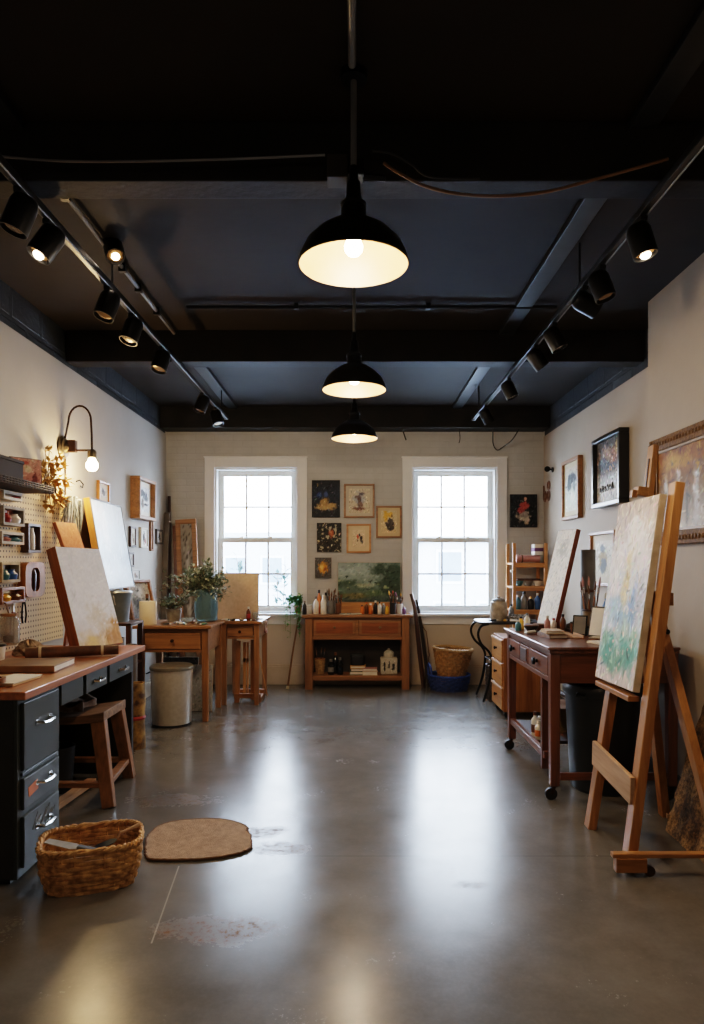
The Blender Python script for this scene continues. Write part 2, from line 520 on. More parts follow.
for i in (1, 3):
    b.box(xs[i], xs[i + 1], YB, YB + .28, 0, WZ[0]); b.box(xs[i], xs[i + 1], YB, YB + .28, WZ[1], ZC)
struct(b.build('wall_back', m_back))
struct(MB().box(XL, XR, YB - .006, YB, 0, .70).build('wall_back_dado', m_low))
struct(MB().box(XL, XR, YB - .028, YB - .006, 0, .215).box(XL, XR, YB - .022, YB - .006, .215, .235).build('baseboard_back', m_base, bev=.004))
struct(MB().box(XL, XL + .018, YF, YB - .03, 0, .16).build('baseboard_left', m_base, bev=.003))
struct(MB().box(XR - .018, XR, YC, YB - .03, 0, .16).build('baseboard_right', m_base, bev=.003))
struct(MB().box(XC - .02, XC, YF, YC, 0, .11).build('baseboard_chase', plain('dark_baseboard', '2a2826', .6), bev=.003))
# beams, battens under the ceiling
for i, (y0, y1, z0) in enumerate(((2.75, 2.89, 2.96), (5.22, 5.38, 2.96), (7.74, YB, 2.955))):
    struct(MB().box(XL, XR if y0 > 4.6 else XC, y0, y1, z0, ZC).build('trim_%d' % (3 + i), m_beam, bev=.006))
k = 6
for x0, x1 in ((-1.44, -1.33), (1.10, 1.21)):
    for y0, y1 in ((-1.5, 2.75), (2.89, 5.22), (5.38, 7.74)):
        if x0 < 0 and y0 == 2.89: continue
        struct(MB().box(x0, x1, y0, y1, ZC - .035, ZC).build('trim_%d' % k, plain('batten_paint_%d' % k, '2f3234', .4, .3, '26282a'), bev=.004)); k += 1

pane_glass = glass_thin('window_glass', (.97, .98, 1), .05)
for wi, (x0, x1) in enumerate(WX):
    w = thing('window_%d' % (wi + 1), None, None, ((x0 + x1) / 2, YB, WZ[0])); w['kind'] = 'structure'
    hw, H = (x1 - x0) / 2, WZ[1] - WZ[0]
    b = MB()
    T = .118
    b.box(-hw - T, -hw, -.025, 0, 0, H + T).box(hw, hw + T, -.025, 0, 0, H + T).box(-hw, hw, -.025, 0, H, H + T)
    b.box(-hw - T - .01, hw + T + .01, -.035, 0, H + T, H + T + .015)
    b.build('window_casing', white_paint, w, bev=.003)
    b = MB()   # jamb liner inside the reveal
    b.box(-hw, -hw + .02, .0, .2, 0, H).box(hw - .02, hw, 0, .2, 0, H).box(-hw + .02, hw - .02, 0, .2, H - .02, H).box(-hw + .02, hw - .02, 0, .2, -.0, .02)
    b.build('window_frame', sash_paint, w)
    MB().box(-hw - T - .03, hw + T + .03, -.085, 0, -.035, 0).build('window_sill', white_paint, w, bev=.006)
    MB().box(-hw - T, hw + T, -.022, 0, -.13, -.035).build('window_apron', white_paint, w, bev=.004)
    half = H / 2 + .02
    for nm, y0, z0, z1 in (('upper_sash', .13, half - .03, H - .02), ('lower_sash', .075, .02, half + .01)):
        b = MB(); st = .062
        a, c_ = -hw + .02, hw - .02
        bot = .05 if nm == 'upper_sash' else .065
        top = .062 if nm == 'upper_sash' else .05
        b.box(a, a + st, y0, y0 + .045, z0, z1).box(c_ - st, c_, y0, y0 + .045, z0, z1)
        b.box(a + st, c_ - st, y0, y0 + .045, z0, z0 + bot).box(a + st, c_ - st, y0, y0 + .045, z1 - top, z1)
        gw = (c_ - a - 2 * st)
        for q in (1, 2):
            xm = a + st + gw * q / 3
            b.box(xm - .011, xm + .011, y0 + .008, y0 + .04, z0 + bot, z1 - top)
        zm = (z0 + bot + z1 - top) / 2
        b.box(a + st, c_ - st, y0 + .009, y0 + .039, zm - .011, zm + .011)
        s_ = b.build(nm, sash_paint, w)
        p_ = MB().box(a + st, c_ - st, y0 + .022, y0 + .025, z0 + bot, z1 - top).build('pane', pane_glass, s_)
    b = MB()
    for xo in (-.18, .16):
        b.cbox((xo, .06, half + .012), (.05, .03, .02)).cbox((xo + .01, .055, half + .025), (.03, .012, .012))
    b.build('sash_lock', steel, w, bev=.003)

# ------------------------------------------------------------------ outside the windows
ext = plain('pale_render', 'a4abb4', .8, 0, '98a0aa')
extw = plain('far_window_grey', '56687c', .3)
for nm, lab, x0, x1, y, h, wins in (
        ('building', 'pale rendered house seen through the window beside the open shelf', 2.2, 8.5, 22.0, 2.1, [(2.6, .75), (4.2, .75), (2.5, -.9), (3.9, -.9), (5.4, -.9)]),
        ('building', 'low pale house seen through the window behind the kraft drawing board', -10.0, -2.0, 26.0, 2.4, [(-7, .6), (-5, .6), (-3.6, .6)])):
    t = thing(nm, lab, 'building', ((x0 + x1) / 2, y, -3))
    MB().box(x0, x1, y, y + 4, -3, h).build('wall', ext, t, world=True)
    MB().box(x0 - .3, x1 + .3, y - .3, y + 4, h, h + .18).build('roof', plain('far_roof_grey', '8c949e', .7), t, world=True)
    for (wx, wz) in wins:
        f_ = MB().box(wx, wx + .9, y - .06, y, wz, wz + 1.1).build('window', plain('far_window_frame', 'c6ced8', .5), t, world=True)
        MB().box(wx + .08, wx + .82, y - .08, y - .06, wz + .08, wz + 1.02).build('pane', extw, f_, world=True)
street = struct(MB().box(-40, 40, YB + .5, 60, -3.2, -3.0).build('ground_outside', plain('pale_street', 'b8bcc0', .9)))
t = thing('garden_shrub', 'slender leafy shrub growing outside the window behind the kraft board', 'shrub', (-1.12, 9.4, -3.0))
b, l = MB(), MB()
rnd = random.Random(3)
for i in range(9):
    a = rnd.uniform(0, 6.28); q = Vector((.28 * math.cos(a), .15 * math.sin(a), 0))
    p0 = Vector((0, 0, 0)) + q * .2; p1 = Vector((q.x * .8, q.y, 2.9)); p2 = Vector((q.x * 1.9, q.y, 3.9 + rnd.uniform(0, .7)))
    b.tube([p0, p1, p2], [.012, .009, .004], 5)
    for j in range(70):
        k_ = rnd.random(); p = p1.lerp(p2, k_)
        d = Vector((rnd.uniform(-1, 1), rnd.uniform(-.6, .6), rnd.uniform(-.2, .8)))
        l.leaf(p, d, (0, 0, 1), rnd.uniform(.09, .15), .055)
b.build('stem', stem_br, t); l.build('foliage', plain('outdoor_leaf', '27423f', .6), t)

# ------------------------------------------------------------------ ceiling: pendants, tracks, cables
BULB = emit('warm_bulb', (1, .74, .46), 30)
shade_in = plain('cream_enamel', '946e48', .5, 0, '8a6640')
def pendant(Y, label):
    t = thing('pendant_lamp', label, 'pendant lamp', (-.005, Y, 2.5), group='black barn pendant lamps in a line')
    R = .198
    outer = [(R, 0), (R + .003, .004), (R - .004, .03), (R - .025, .075), (R - .065, .115), (.082, .148), (.05, .158), (.046, .165)]
    o = MB().lathe(outer + [(.055, .165), (.078, .142), (R - .067, .110), (R - .03, .072), (R - .01, .03), (R - .004, .002), (R, 0)][0:0], n=48)
    o.f = [f for f in o.f if len(f) == 4]
    sh = o.build('lamp_shade', black_paint, t, smooth=True)
    i_ = MB().lathe([(R - .001, .001), (R - .009, .03), (R - .03, .072), (R - .068, .110), (.08, .141), (.055, .150), (.0001, .152)], n=48)
    i_.f = [f for f in i_.f if len(f) == 4]
    i_.build('shade_lining', shade_in, t, smooth=True)
    MB().lathe([(.052, .152), (.046, .162), (.045, .21), (.048, .212), (.048, .222), (.034, .235), (.028, .25), (.024, .30), (.016, .31), (.014, .36)], n=24).build('shade_cap', black_metal, t, smooth=True)
    MB().tube([(0, 0, .35), (0, 0, ZC - 2.5 - .02)], .011, 10).build('rod', grey_conduit, t, smooth=True)
    MB().lathe([(.05, ZC - 2.5 - .03), (.05, ZC - 2.5)], n=20).build('ceiling_rose', black_metal, t, smooth=True)
    MB().lathe([(.022, .105), (.022, .15)], n=16).build('socket', black_metal, t, smooth=True)
    MB().lathe([(.0001, .035), (.02, .039), (.032, .053), (.034, .069), (.027, .089), (.018, .108)], n=20).build('bulb', BULB, t, smooth=True)
    li = bpy.data.lights.new('pendant_light', 'POINT'); li.energy = PEND_W; li.color = (1, .79, .56); li.shadow_soft_size = .035
    lo = bpy.data.objects.new('pendant_light', li); COL.objects.link(lo); lo.parent = t; lo.location = (0, 0, -.045)
    return t
PEND_W = 16
pendant(2.48, 'black barn pendant lamp nearest the wires, largest of the three in the line')
pendant(4.27, 'black barn pendant lamp hanging second in the line, midway down the room')
pendant(5.94, 'black barn pendant lamp farthest down the line, close to the brick wall')

def spot_head(name, label, mount, d, lit=False, group=None, size=1.0, energy=14, color=(1, .75, .5), cone=60, stem=.05):
    """track spot: adapter on the track, short stem, can pointing along d"""
    m_ = Vector(mount); d = Vector(d).normalized()
    t = thing(name, label, 'spotlight', m_, group=group)
    MB().cbox((0, 0, -.012), (.03, .09, .024)).build('adapter', cast_black, t, bev=.003)
    p = Vector((0, 0, -.024 - stem))
    MB().tube([(0, 0, -.02), p], .007, 8).build('stem', cast_black, t, smooth=True)
    q = d.to_track_quat('Z', 'Y').to_matrix().to_4x4()
    r, L = .048 * size, .12 * size
    M = Matrix.Translation(p - d * L * .3) @ q
    can = MB().lathe([(r * .35, -.012), (r * .8, -.008), (r * .92, .004), (r, .02), (r, L), (r * .93, L), (r * .88, L - .02), (.0001, L - .022)], n=24, M=None)
    can.xform(M)
    can.build('lamp_housing', black_metal, t, smooth=True)
    lens = MB().lathe([(.0001, L - .010), (r * .45, L - .007), (r * .86, L - .014)], n=24); lens.xform(M)
    lens.build('lens', SPOT_OFF, t, smooth=True)
    if lit:
        bl = MB().ball((0, 0, L - .004), r * .42, (1, 1, .7), 12); bl.xform(M); bl.build('glowing_lamp', SPOT_ON, t, smooth=True)
    if lit:
        li = bpy.data.lights.new('spot_light', 'SPOT'); li.energy = energy; li.color = color; li.spot_size = math.radians(cone); li.spot_blend = .35
        li.shadow_soft_size = .03
        lo = bpy.data.objects.new('spot_light', li); COL.objects.link(lo); lo.parent = t
        Ml = Matrix.Translation(p + d * (L * .72)) @ (-d).to_track_quat('Z', 'Y').to_matrix().to_4x4()
        lo.matrix_local = Ml
    return t
SPOT_ON = emit('spot_lens_lit', (1, .80, .60), 25)
SPOT_OFF = plain('spot_lens_amber', '8a6a42', .2, .4, '5c4428')
for nm, x, y0, y1, lab in (('lighting_track', -1.35, .3, 7.15, 'long black lighting track above the desk and the pegboard'),
                           ('lighting_track', 1.25, .3, 7.2, 'long black lighting track above the easel and the framed pictures')):
    t = thing(nm, lab, 'lighting track', (x, y0, 2.96))
    MB().box(-.018, .018, 0, y1 - y0, -.032, 0).build('rail', cast_black, t, bev=.003)
    for k in range(5):
        yy = .4 + k * 1.55
        if yy < y1 - y0: MB().tube([(0, yy, 0), (0, yy, ZC - 2.96)], .006, 6).build('hanger', cast_black, t)
    MB().box(-.022, .022, y1 - y0 - .04, y1 - y0 + .01, -.037, .004).build('end_cap', cast_black, t, bev=.003)
    MB().tube([(.012, .0, -.034), (.012, y1 - y0, -.034)], .004, 6).build('conductor', grey_conduit, t, smooth=True)
zt = 2.96 - .034
gL, gR = 'spotlights on the track above the desk', 'spotlights on the track above the easel'
def yl(px): return 1.35 * F / (CX - px)
for px, d, lit, lab in ((22, (-.35, -.1, -1), False, 'black track spotlight nearest the camera over the desk, lamp off'),
                        (50, (-.5, -.3, -1), True, 'lit black track spotlight with a glowing pinkish lens over the desk'),
                        (109, (-.25, -.25, -1), False, 'unlit track spotlight just past the lit one, over the pegboard'),
                        (133, (-.25, -.25, -1), False, 'unlit track spotlight fourth along the track, over the wall sconce'),
                        (162, (-.2, -.3, -1), False, 'small unlit track spotlight over the white framed panel'),
                        (203, (-.35, -.2, -1), False, 'unlit track spotlight second from the far end, over the steel bin'),
                        (216, (.3, -.2, -1), False, 'unlit track spotlight at the far end of the track above the desk')):
    spot_head('track_spotlight', lab, (-1.35, yl(px), zt), d, lit, gL, 1.15, energy=10, color=(1, .8, .7))
def yr(px): return 1.25 * F / (px - CX)
for px, d, lit, lab in ((640, (.25, -.1, -1), True, 'lit track spotlight nearest the camera, over the gold framed painting'),
                        (600, (.3, -.15, -1), False, 'unlit track spotlight second along, over the painted easel canvas'),
                        (583, (.9, .1, -.45), False, 'squat track spotlight third along, turned toward the side wall'),
                        (553, (.5, -.1, -1), False, 'unlit track spotlight fourth along, over the wheeled desk'),
                        (535, (.6, .0, -.8), False, 'thin track spotlight fifth along, past the wheeled desk'),
                        (508, (.45, -.1, -1), False, 'unlit track spotlight sixth along, over the oak drawer cabinet'),
                        (485, (.5, .2, -.8), False, 'track spotlight at the far end, by the window beside the open shelf')):
    spot_head('track_spotlight', lab, (1.25, yr(px), zt), d, lit, gR, 1.1, energy=45, color=(1, .74, .5), cone=72)
spot_head('ceiling_spotlight', 'lit ceiling spotlight on the conduit behind the desk track', (-1.34, 3.78, ZC - .0), (.36, -.48, -1), True, None, 1.1, energy=40, cone=38, stem=.0, color=(1, .78, .5))

t = thing('electrical_conduit', 'thin grey conduit run along the ceiling above the desk track', 'conduit', (-1.378, 3.1, ZC - .03))
b = MB().tube([(0, 0, 0), (0, 2.1, 0)], .012, 8)
b.build('pipe', grey_conduit, t, smooth=True)
for yy in (.15, .95, 1.25, 1.65): MB().cbox((0, yy, 0), (.04, .03, .05)).build('clip', black_metal, t)
t = thing('electrical_conduit', 'dark conduit crossing the ceiling between the two near beams', 'conduit', (0, 4.67, ZC - .03))
MB().tube([(-1.15, 0, 0), (1.38, 0, 0)], .012, 8).build('pipe', black_metal, t, smooth=True)
for q in (-.4, .5): MB().cbox((q, 0, .005), (.03, .03, .04)).build('clip', black_metal, t)
t = thing('electrical_conduit', 'grey steel conduit running along the ceiling toward the nearest pendant', 'conduit', (-.01, .6, 2.93))
MB().tube([(0, 0, .24), (0, 1.80, .24)], .014, 10).build('pipe', grey_conduit, t, smooth=True)
for q in (.4, 1.4): MB().cbox((0, q, .255), (.05, .03, .03)).build('clip', black_metal, t)
t = thing('junction_box', 'small dark junction box beside the nearest pendant rod', 'junction box', (-.04, 2.69, 2.97))
MB().box(-.07, .01, -.03, .055, -.045, .045).build('box_body', plain('box_brown', '2c211a', .7), t, bev=.004)
MB().box(.012, .075, -.025, .05, -.03, .03).build('clamp', black_metal, t, bev=.004)
b = MB().tube([(.07, .01, -.02), (.16, .01, -.03)], .012, 8); b.build('cable_gland', black_metal, t, smooth=True)
def cable(name, label, pts, r, m_, n=40):
    P = [Vector(p) for p in pts]; out = []
    for i in range(len(P) - 1):
        p0, p1, p2, p3 = P[max(i - 1, 0)], P[i], P[i + 1], P[min(i + 2, len(P) - 1)]
        for k in range(10):
            u = k / 10
            out.append(.5 * ((2 * p1) + (p2 - p0) * u + (2 * p0 - 5 * p1 + 4 * p2 - p3) * u * u + (3 * p1 - p0 - 3 * p2 + p3) * u ** 3))
    out.append(P[-1])
    return tag(MB().tube(out, r, 6).build(name, m_, smooth=True), label, 'cable')
cable('hanging_wire', 'pale thin cable strung from the junction box toward the desk side', [W(325, 155, 2.69), W(200, 160, 2.69), W(60, 161, 2.69), W(-60, 150, 2.69)], .005, grey_conduit)
cable('hanging_wire', 'tan drooping cable looped from the junction box to the easel side track', [W(384, 163, 2.68), W(397, 172, 2.66), W(430, 188, 2.62), W(480, 196, 2.6), W(540, 193, 2.62), W(600, 178, 2.66), W(668, 159, 2.69)], .006, copper_cable)
cable('hanging_wire', 'short black cable dipping behind the tan one beside the junction box', [W(372, 151, 2.7), W(392, 154, 2.7), W(412, 165, 2.7), W(430, 177, 2.7), W(480, 179, 2.72)], .004, black_cable)
cable('hanging_wire', 'thin black wire hanging loose from the back beam above the shelf', [W(519, 429, 7.7), W(512, 440, 7.72), W(503, 447, 7.9), W(497, 450, 7.95), W(493, 443, 7.95), W(493, 429, 7.74)], .007, black_cable)
b = W(404, 429, 7.9)
cable('hanging_wire', 'short black wire end dangling from the beam between the windows', [W(402, 428, 7.8), W(404, 434, 7.85), W(406, 440, 7.85)], .008, black_cable)
cable('hanging_wire', 'thin black wire end dangling above the window beside the shelf', [W(459, 428, 7.8), W(460, 438, 7.85), W(459, 443, 7.85)], .005, black_cable)

# ------------------------------------------------------------------ wall sconce
Ys = 5.15
base = Vector((XL, Ys, 2.29))
t = thing('gooseneck_sconce', 'black gooseneck wall sconce with a bare glowing bulb', 'wall lamp', base)
Mx = Matrix.Rotation(math.pi / 2, 4, 'Y')
MB().lathe([(.085, 0), (.09, .012), (.075, .02), (.07, .03), (.045, .034), (.03, .06), (.0001, .062)], n=28).xform(Mx).build('wall_plate', brass_old, t, smooth=True)
MB().cbox((.075, 0, .01), (.07, .05, .09)).build('switch_box', rust_metal, t, bev=.006)
arc = [(.07, 0, .04)]
for k in range(0, 13):
    a = math.pi * (1 - k / 12)
    arc.append((.14 + .085 * math.cos(a) + .0, .0, .20 + .115 * math.sin(a)))
arc = [(.02, 0, .05), (.03, 0, .10)] + [(.05 + (p[0] - .055), p[1], p[2]) for p in arc[1:]] + [(.225, 0, .1), (.227, 0, -.02)]
MB().tube(arc, .008, 8).build('gooseneck', rust_metal, t, smooth=True)
MB().tube([(.06, 0, -.02), (.245, 0, -.02)], .008, 8).build('brace', rust_metal, t, smooth=True)
MB().lathe([(.028, -.02), (.034, -.035), (.032, -.075), (.025, -.08)], c=(.227, 0, 0), n=20).build('socket', brass_old, t, smooth=True)
MB().lathe([(.018, -.075), (.03, -.095), (.044, -.125), (.043, -.15), (.028, -.172), (.0001, -.178)], c=(.227, 0, 0), n=20).build('bulb', BULB, t, smooth=True)
MB().tube([(.012, .03, -.08), (.012, .035, -.4), (.012, .03, -.65)], .007, 6).build('wall_conduit', rust_metal, t, smooth=True)
li = bpy.data.lights.new('sconce_light', 'POINT'); li.energy = 16; li.color = (1, .66, .30); li.shadow_soft_size = .045
lo = bpy.data.objects.new('sconce_light', li); COL.objects.link(lo); lo.parent = t; lo.location = (.227, 0, -.235)
# ------------------------------------------------------------------ small-object makers
def brush(loc, tip, label, group, L=.22, r=.004, hm=None, bm=None):
    """paintbrush standing from loc toward tip direction"""
    t = thing('paintbrush', label, 'paintbrush', loc, group=group)
    d = Vector(tip).normalized()
    MB().tube([(0, 0, 0), d * L * .4, d * L * .7], [r * .6, r, r * .8], 6).build('handle', hm or oak['z'], t, smooth=True)
    MB().tube([d * L * .7, d * L * .82], [r * .9, r * 1.15], 6).build('ferrule', chrome, t, smooth=True)
    MB().tube([d * L * .82, d * L * .9, d * L], [r * 1.15, r * 1.5, r * .4], 6).build('bristles', bm or bristle, t, smooth=True)
    return t

def bottle(loc, label, h, r, body, cap, group=None, name='bottle', neck=.4, cat='bottle', band=None):
    t = thing(name, label, cat, loc, group=group)
    MB().lathe([(r * .92, 0), (r, .006), (r, h * .6), (r * .9, h * .68), (r * neck, h * .8), (r * neck, h * .88)], n=18).build('bottle_body', body, t, smooth=True)
    MB().lathe([(r * neck * 1.2, h * .86), (r * neck * 1.2, h), (.0001, h)], n=14).build('cap', cap, t, smooth=True)
    if band: MB().lathe([(r * 1.012, h * .18), (r * 1.012, h * .5)], n=18).build('paper_band', band, t, smooth=True)
    return t

def pot(loc, label, h, r0, r1, m_, name='jar', cat='jar', group=None, rim=None):
    t = thing(name, label, cat, loc, group=group)
    MB().lathe([(r0, 0), (r1, h), (r1 * .9, h), (r0 * .85, .012), (.0001, .012)], n=22).build('jar_body', m_, t, smooth=True)
    if rim: MB().lathe([(r1 * 1.0, h - .012), (r1 * 1.07, h - .01), (r1 * 1.07, h), (r1 * .96, h + .002)], n=22).build('rim', rim, t, smooth=True)
    return t

def tube_of_paint(loc, label, ang, col, group, L=.11, r=.014):
    t = thing('paint_tube', label, 'paint tube', Vector(loc) + Vector((0, 0, r)), (0, 0, ang), group)
    vs, fs = [], []
    for i, (x, a, b_) in enumerate(((-L / 2, r * 1.35, .002), (-L * .2, r * 1.15, r * .8), (L * .28, r, r), (L * .34, r * .55, r * .55))):
        for k in range(10):
            q = 2 * math.pi * k / 10
            vs.append((x, a * math.cos(q), b_ * math.sin(q)))
    for i in range(3):
        for k in range(10): fs.append((i * 10 + k, i * 10 + (k + 1) % 10, i * 10 + 10 + (k + 1) % 10, i * 10 + 10 + k))
    fs.append(tuple(range(9, -1, -1)))
    MB().add(vs, fs).build('tube_body', PALETTE[col] if col != 'silver' else steel, t, smooth=True)
    MB().tube([(L * .33, 0, 0), (L * .5, 0, 0)], r * .62, 10).build('cap', PALETTE['black'] if col in ('white', 'silver', 'yellow') else PALETTE['white'], t, smooth=True)
    return t

def book(loc, label, w, d, h, ang, cover, group=None, pages=None, name='book', cat='book'):
    t = thing(name, label, cat, loc, (0, 0, ang), group)
    MB().box(-w / 2, w / 2, -d / 2, d / 2, 0, .004).box(-w / 2, w / 2, -d / 2, d / 2, h - .004, h).box(-w / 2, -w / 2 + .004, -d / 2, d / 2, .004, h - .004).build('cover', cover, t, bev=.001)
    MB().box(-w / 2 + .005, w / 2 - .006, -d / 2 + .006, d / 2 - .006, .004, h - .004).build('pages', pages or paper, t)
    return t

def rr(a, b_, k=3.0):
    """superellipse radius pair at angle"""
    def f(t):
        c, s = math.cos(t), math.sin(t)
        return (a * math.copysign(abs(c) ** (2 / k), c), b_ * math.copysign(abs(s) ** (2 / k), s))
    return f

def wicker(t, prof, m_weave, m_rim, rows, rt=.009, shape=None, n=96, stakes=24, wob=.006, part='woven_body', handles=False, rimr=.012):
    """woven basket: rings that pass in front of and behind the stakes, alternately"""
    shape = shape or (lambda q: (math.cos(q), math.sin(q)))
    H = prof[-1][1]
    def rad(z): return float(np.interp(z, [p[1] for p in prof], [p[0] for p in prof]))
    b = MB()
    for i in range(rows):
        z = H * (i + .5) / rows
        pts = []
        for k in range(n):
            q = 2 * math.pi * k / n
            s_ = shape(q); R = rad(z); L = math.hypot(*s_) or 1
            o = wob * math.cos(q * stakes / 2 + math.pi * (i % 2)) / L
            pts.append(Vector((s_[0] * (R + o), s_[1] * (R + o), z + .002 * math.sin(q * 5 + i))))
        vs, fs = [], []
        m = 6
        for k in range(n):
            p = pts[k]; d = (pts[(k + 1) % n] - pts[k - 1]).normalized(); a = d.cross(Vector((0, 0, 1))).normalized()
            for j in range(m):
                u = 2 * math.pi * j / m
                vs.append(p + a * math.cos(u) * rt * .6 + Vector((0, 0, 1)) * math.sin(u) * (H / rows * .56))
        for k in range(n):
            for j in range(m):
                fs.append((k * m + j, k * m + (j + 1) % m, ((k + 1) % n) * m + (j + 1) % m, ((k + 1) % n) * m + j))
        b.add(vs, fs)
    for s_i in range(stakes):
        q = 2 * math.pi * s_i / stakes; s_ = shape(q)
        b.tube([(s_[0] * rad(z), s_[1] * rad(z), z) for z in (0.004, H * .33, H * .66, H)], .005, 5)
    b.prism([(shape(2 * math.pi * k / 48)[0] * rad(0) * .97, shape(2 * math.pi * k / 48)[1] * rad(0) * .97) for k in range(48)], .003, .010)
    b.build(part, m_weave, t, smooth=True)
    b = MB()
    for ph in (0, math.pi):
        pts = []
        for k in range(n + 1):
            q = 2 * math.pi * k / n; s_ = shape(q); R = rad(H)
            w_ = rimr * .6
            pts.append((s_[0] * R + s_[0] * w_ * math.cos(q * 22 + ph) / max(.05, math.hypot(*s_)) * 1, s_[1] * R + s_[1] * w_ * math.cos(q * 22 + ph) / max(.05, math.hypot(*s_)), H + w_ * math.sin(q * 22 + ph)))
        b.tube(pts, rimr * .75, 6, cap=False)
    b.build('braided_rim', m_rim, t, smooth=True)

# ------------------------------------------------------------------ steel desk with wooden top
XD, YD0, YD1, ZD = -1.43, 2.96, 4.66, .86
t = desk = thing('workshop_desk', 'charcoal metal desk with a thick wooden top and chrome drawer pulls', 'desk', (-1.82, 3.8, 0))
MB().box(XL + .004, XD, YD0, YD1, ZD - .036, ZD).build('desktop', desktopw['y'], t, bev=.004, world=True)
xp = XD - .045       # drawer fronts
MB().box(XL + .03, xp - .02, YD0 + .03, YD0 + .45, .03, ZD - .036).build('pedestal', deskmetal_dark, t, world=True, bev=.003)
b = MB()
b.box(xp - .02, xp - .004, YD0 + .03, YD0 + .45, .03, ZD - .036)
b.build('pedestal_front', deskmetal, t, world=True, bev=.003)
MB().box(XL + .05, xp - .05, YD0 + .06, YD0 + .42, 0, .03).build('plinth', black_paint, t, world=True)
def pull(parent, x, y, z, L=.1, m_=chrome):
    b = MB()
    b.tube([(x, y - L / 2, z), (x + .028, y - L / 2 + .012, z - .004), (x + .032, y, z - .006), (x + .028, y + L / 2 - .012, z - .004), (x, y + L / 2, z)], .007, 6)
    b.cbox((x + .002, y - L / 2, z), (.004, .03, .02)).cbox((x + .002, y + L / 2, z), (.004, .03, .02))
    return b.build('handle', m_, parent, smooth=True, world=True)
for z0, z1 in ((.50, .80), (.325, .465), (.07, .295)):
    d = MB().box(xp - .006, xp + .012, YD0 + .06, YD0 + .42, z0, z1).build('drawer', deskmetal, t, world=True, bev=.004)
    pull(d, xp + .012, YD0 + .25, z0 + (z1 - z0) * .62, .13)
    if z1 == .465:
        MB().box(xp + .012, xp + .0135, YD0 + .10, YD0 + .19, .375, .42, rot=(.15, 0, 0)).build('sticker', PALETTE['orange'], d, world=True)
    if z1 == .295:
        m_ = MB()
        for k in range(7):
            y = YD0 + .14 + .03 * k; m_.tube([(xp + .013, y, .21 + .02 * math.sin(k * 2.1)), (xp + .013, y + .05, .255 + .02 * math.cos(k * 1.7))], .002, 4)
        m_.build('chalk_scribble', PALETTE['grey'], d, world=True)
MB().box(xp - .004, xp + .006, YD0 + .06, YD0 + .42, .475, .49).build('writing_slide', black_paint, t, world=True, bev=.002)
b = MB().box(XL + .05, xp - .03, YD1 - .06, YD1 - .02, 0, ZD - .036)
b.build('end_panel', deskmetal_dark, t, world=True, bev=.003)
b = MB().box(XL + .05, xp - .045, YD0 + .45, YD1 - .06, ZD - .15, ZD - .14).box(XL + .05, XL + .07, YD0 + .45, YD1 - .06, .2, ZD - .036)
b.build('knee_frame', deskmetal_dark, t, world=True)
for y0, y1 in ((YD0 + .50, YD0 + .78), (YD0 + .82, YD0 + 1.14), (YD0 + 1.18, YD1 - .08)):
    d = MB().box(xp - .05, xp - .012, y0, y1, ZD - .165, ZD - .045).build('drawer', deskmetal, t, world=True, bev=.004)
    if y0 > YD0 + .8:
        pull(d, xp - .012, (y0 + y1) / 2, ZD - .11, .10)

# things on the desk
def onD(px, py, dz=0):   # point on the desktop
    Y = (EYE - ZD) * F / (py - CY)
    return Vector(((px - CX) * Y / F, Y, ZD + dz))
p = onD(30, 665)
t = thing('sketchbook', 'closed brown sketchbook with a dark spine edge lying on the metal desk', 'sketchbook', (-1.70, 3.62, ZD + .001), (0, 0, .06))
MB().box(-.20, .16, -.15, .15, 0, .006).box(-.20, .16, -.15, .15, .030, .036).box(-.20, .16, -.152, -.146, .004, .032).build('cover', plain('sketchbook_brown', '8c6844', .6, 0, '6f5034'), t, bev=.002)
MB().box(-.198, .158, -.144, .144, .006, .030).build('pages', paper, t)
t = thing('drawing_pad', 'open drawing pad of cream paper at the near edge of the metal desk', 'drawing pad', (-1.78, 3.22, ZD + .001), (0, 0, -.05))
MB().box(-.26, .24, -.12, .13, 0, .012).build('paper_block', plain('pad_paper', 'd8b888', .8, 0, 'c8a674'), t, bev=.002)
MB().box(.10, .245, -.125, .132, .012, .016).build('loose_sheet', paper, t)
t = thing('tape_roll', 'brown roll of tape lying on the open drawing pad', 'tape', (-1.645, 3.10, ZD + .017))
MB().lathe([(.055, 0), (.055, .022), (.038, .022), (.038, 0), (.055, 0)], n=28).build('tape_ring', plain('tape_brown', '8a5a30', .35, 0, '6b4424'), t, smooth=True)
p = W(75, 652, 3.95)
t = thing('rolled_canvas', 'brown leather roll lying below the big leaning board', 'canvas roll', (-1.66, 4.06, ZD + .036), (0, 0, .35))
MB().tube([(-.27, 0, 0), (.24, 0, 0)], [.034, .03], 14).build('roll', leather, t, smooth=True)
MB().tube([(-.2, 0, 0), (-.185, 0, 0)], .036, 14).build('tie_cord', cream, t, smooth=True)
MB().tube([(.14, 0, 0), (.155, 0, 0)], .034, 14).build('tie_cord', cream, t, smooth=True)
t = thing('folded_cloth', 'crumpled brown and white rag heaped on the metal desk', 'rag', (-1.99, 4.17, ZD + .001))
b = MB()
rnd = random.Random(5)
vs, fs = [], []
n, m = 28, 12
for i in range(m + 1):
    for k in range(n):
        a = 2 * math.pi * k / n; ph = i / m * math.pi / 2
        r = .085 * math.cos(ph) * (1 + .16 * math.sin(a * 5 + i) + .08 * math.sin(a * 11 - 2 * i))
        vs.append((r * math.cos(a), r * math.sin(a) * .9, .085 * math.sin(ph) * (1 + .12 * math.sin(a * 7))))
for i in range(m):
    for k in range(n): fs.append((i * n + k, i * n + (k + 1) % n, (i + 1) * n + (k + 1) % n, (i + 1) * n + k))
fs.append(tuple(range(n - 1, -1, -1)))
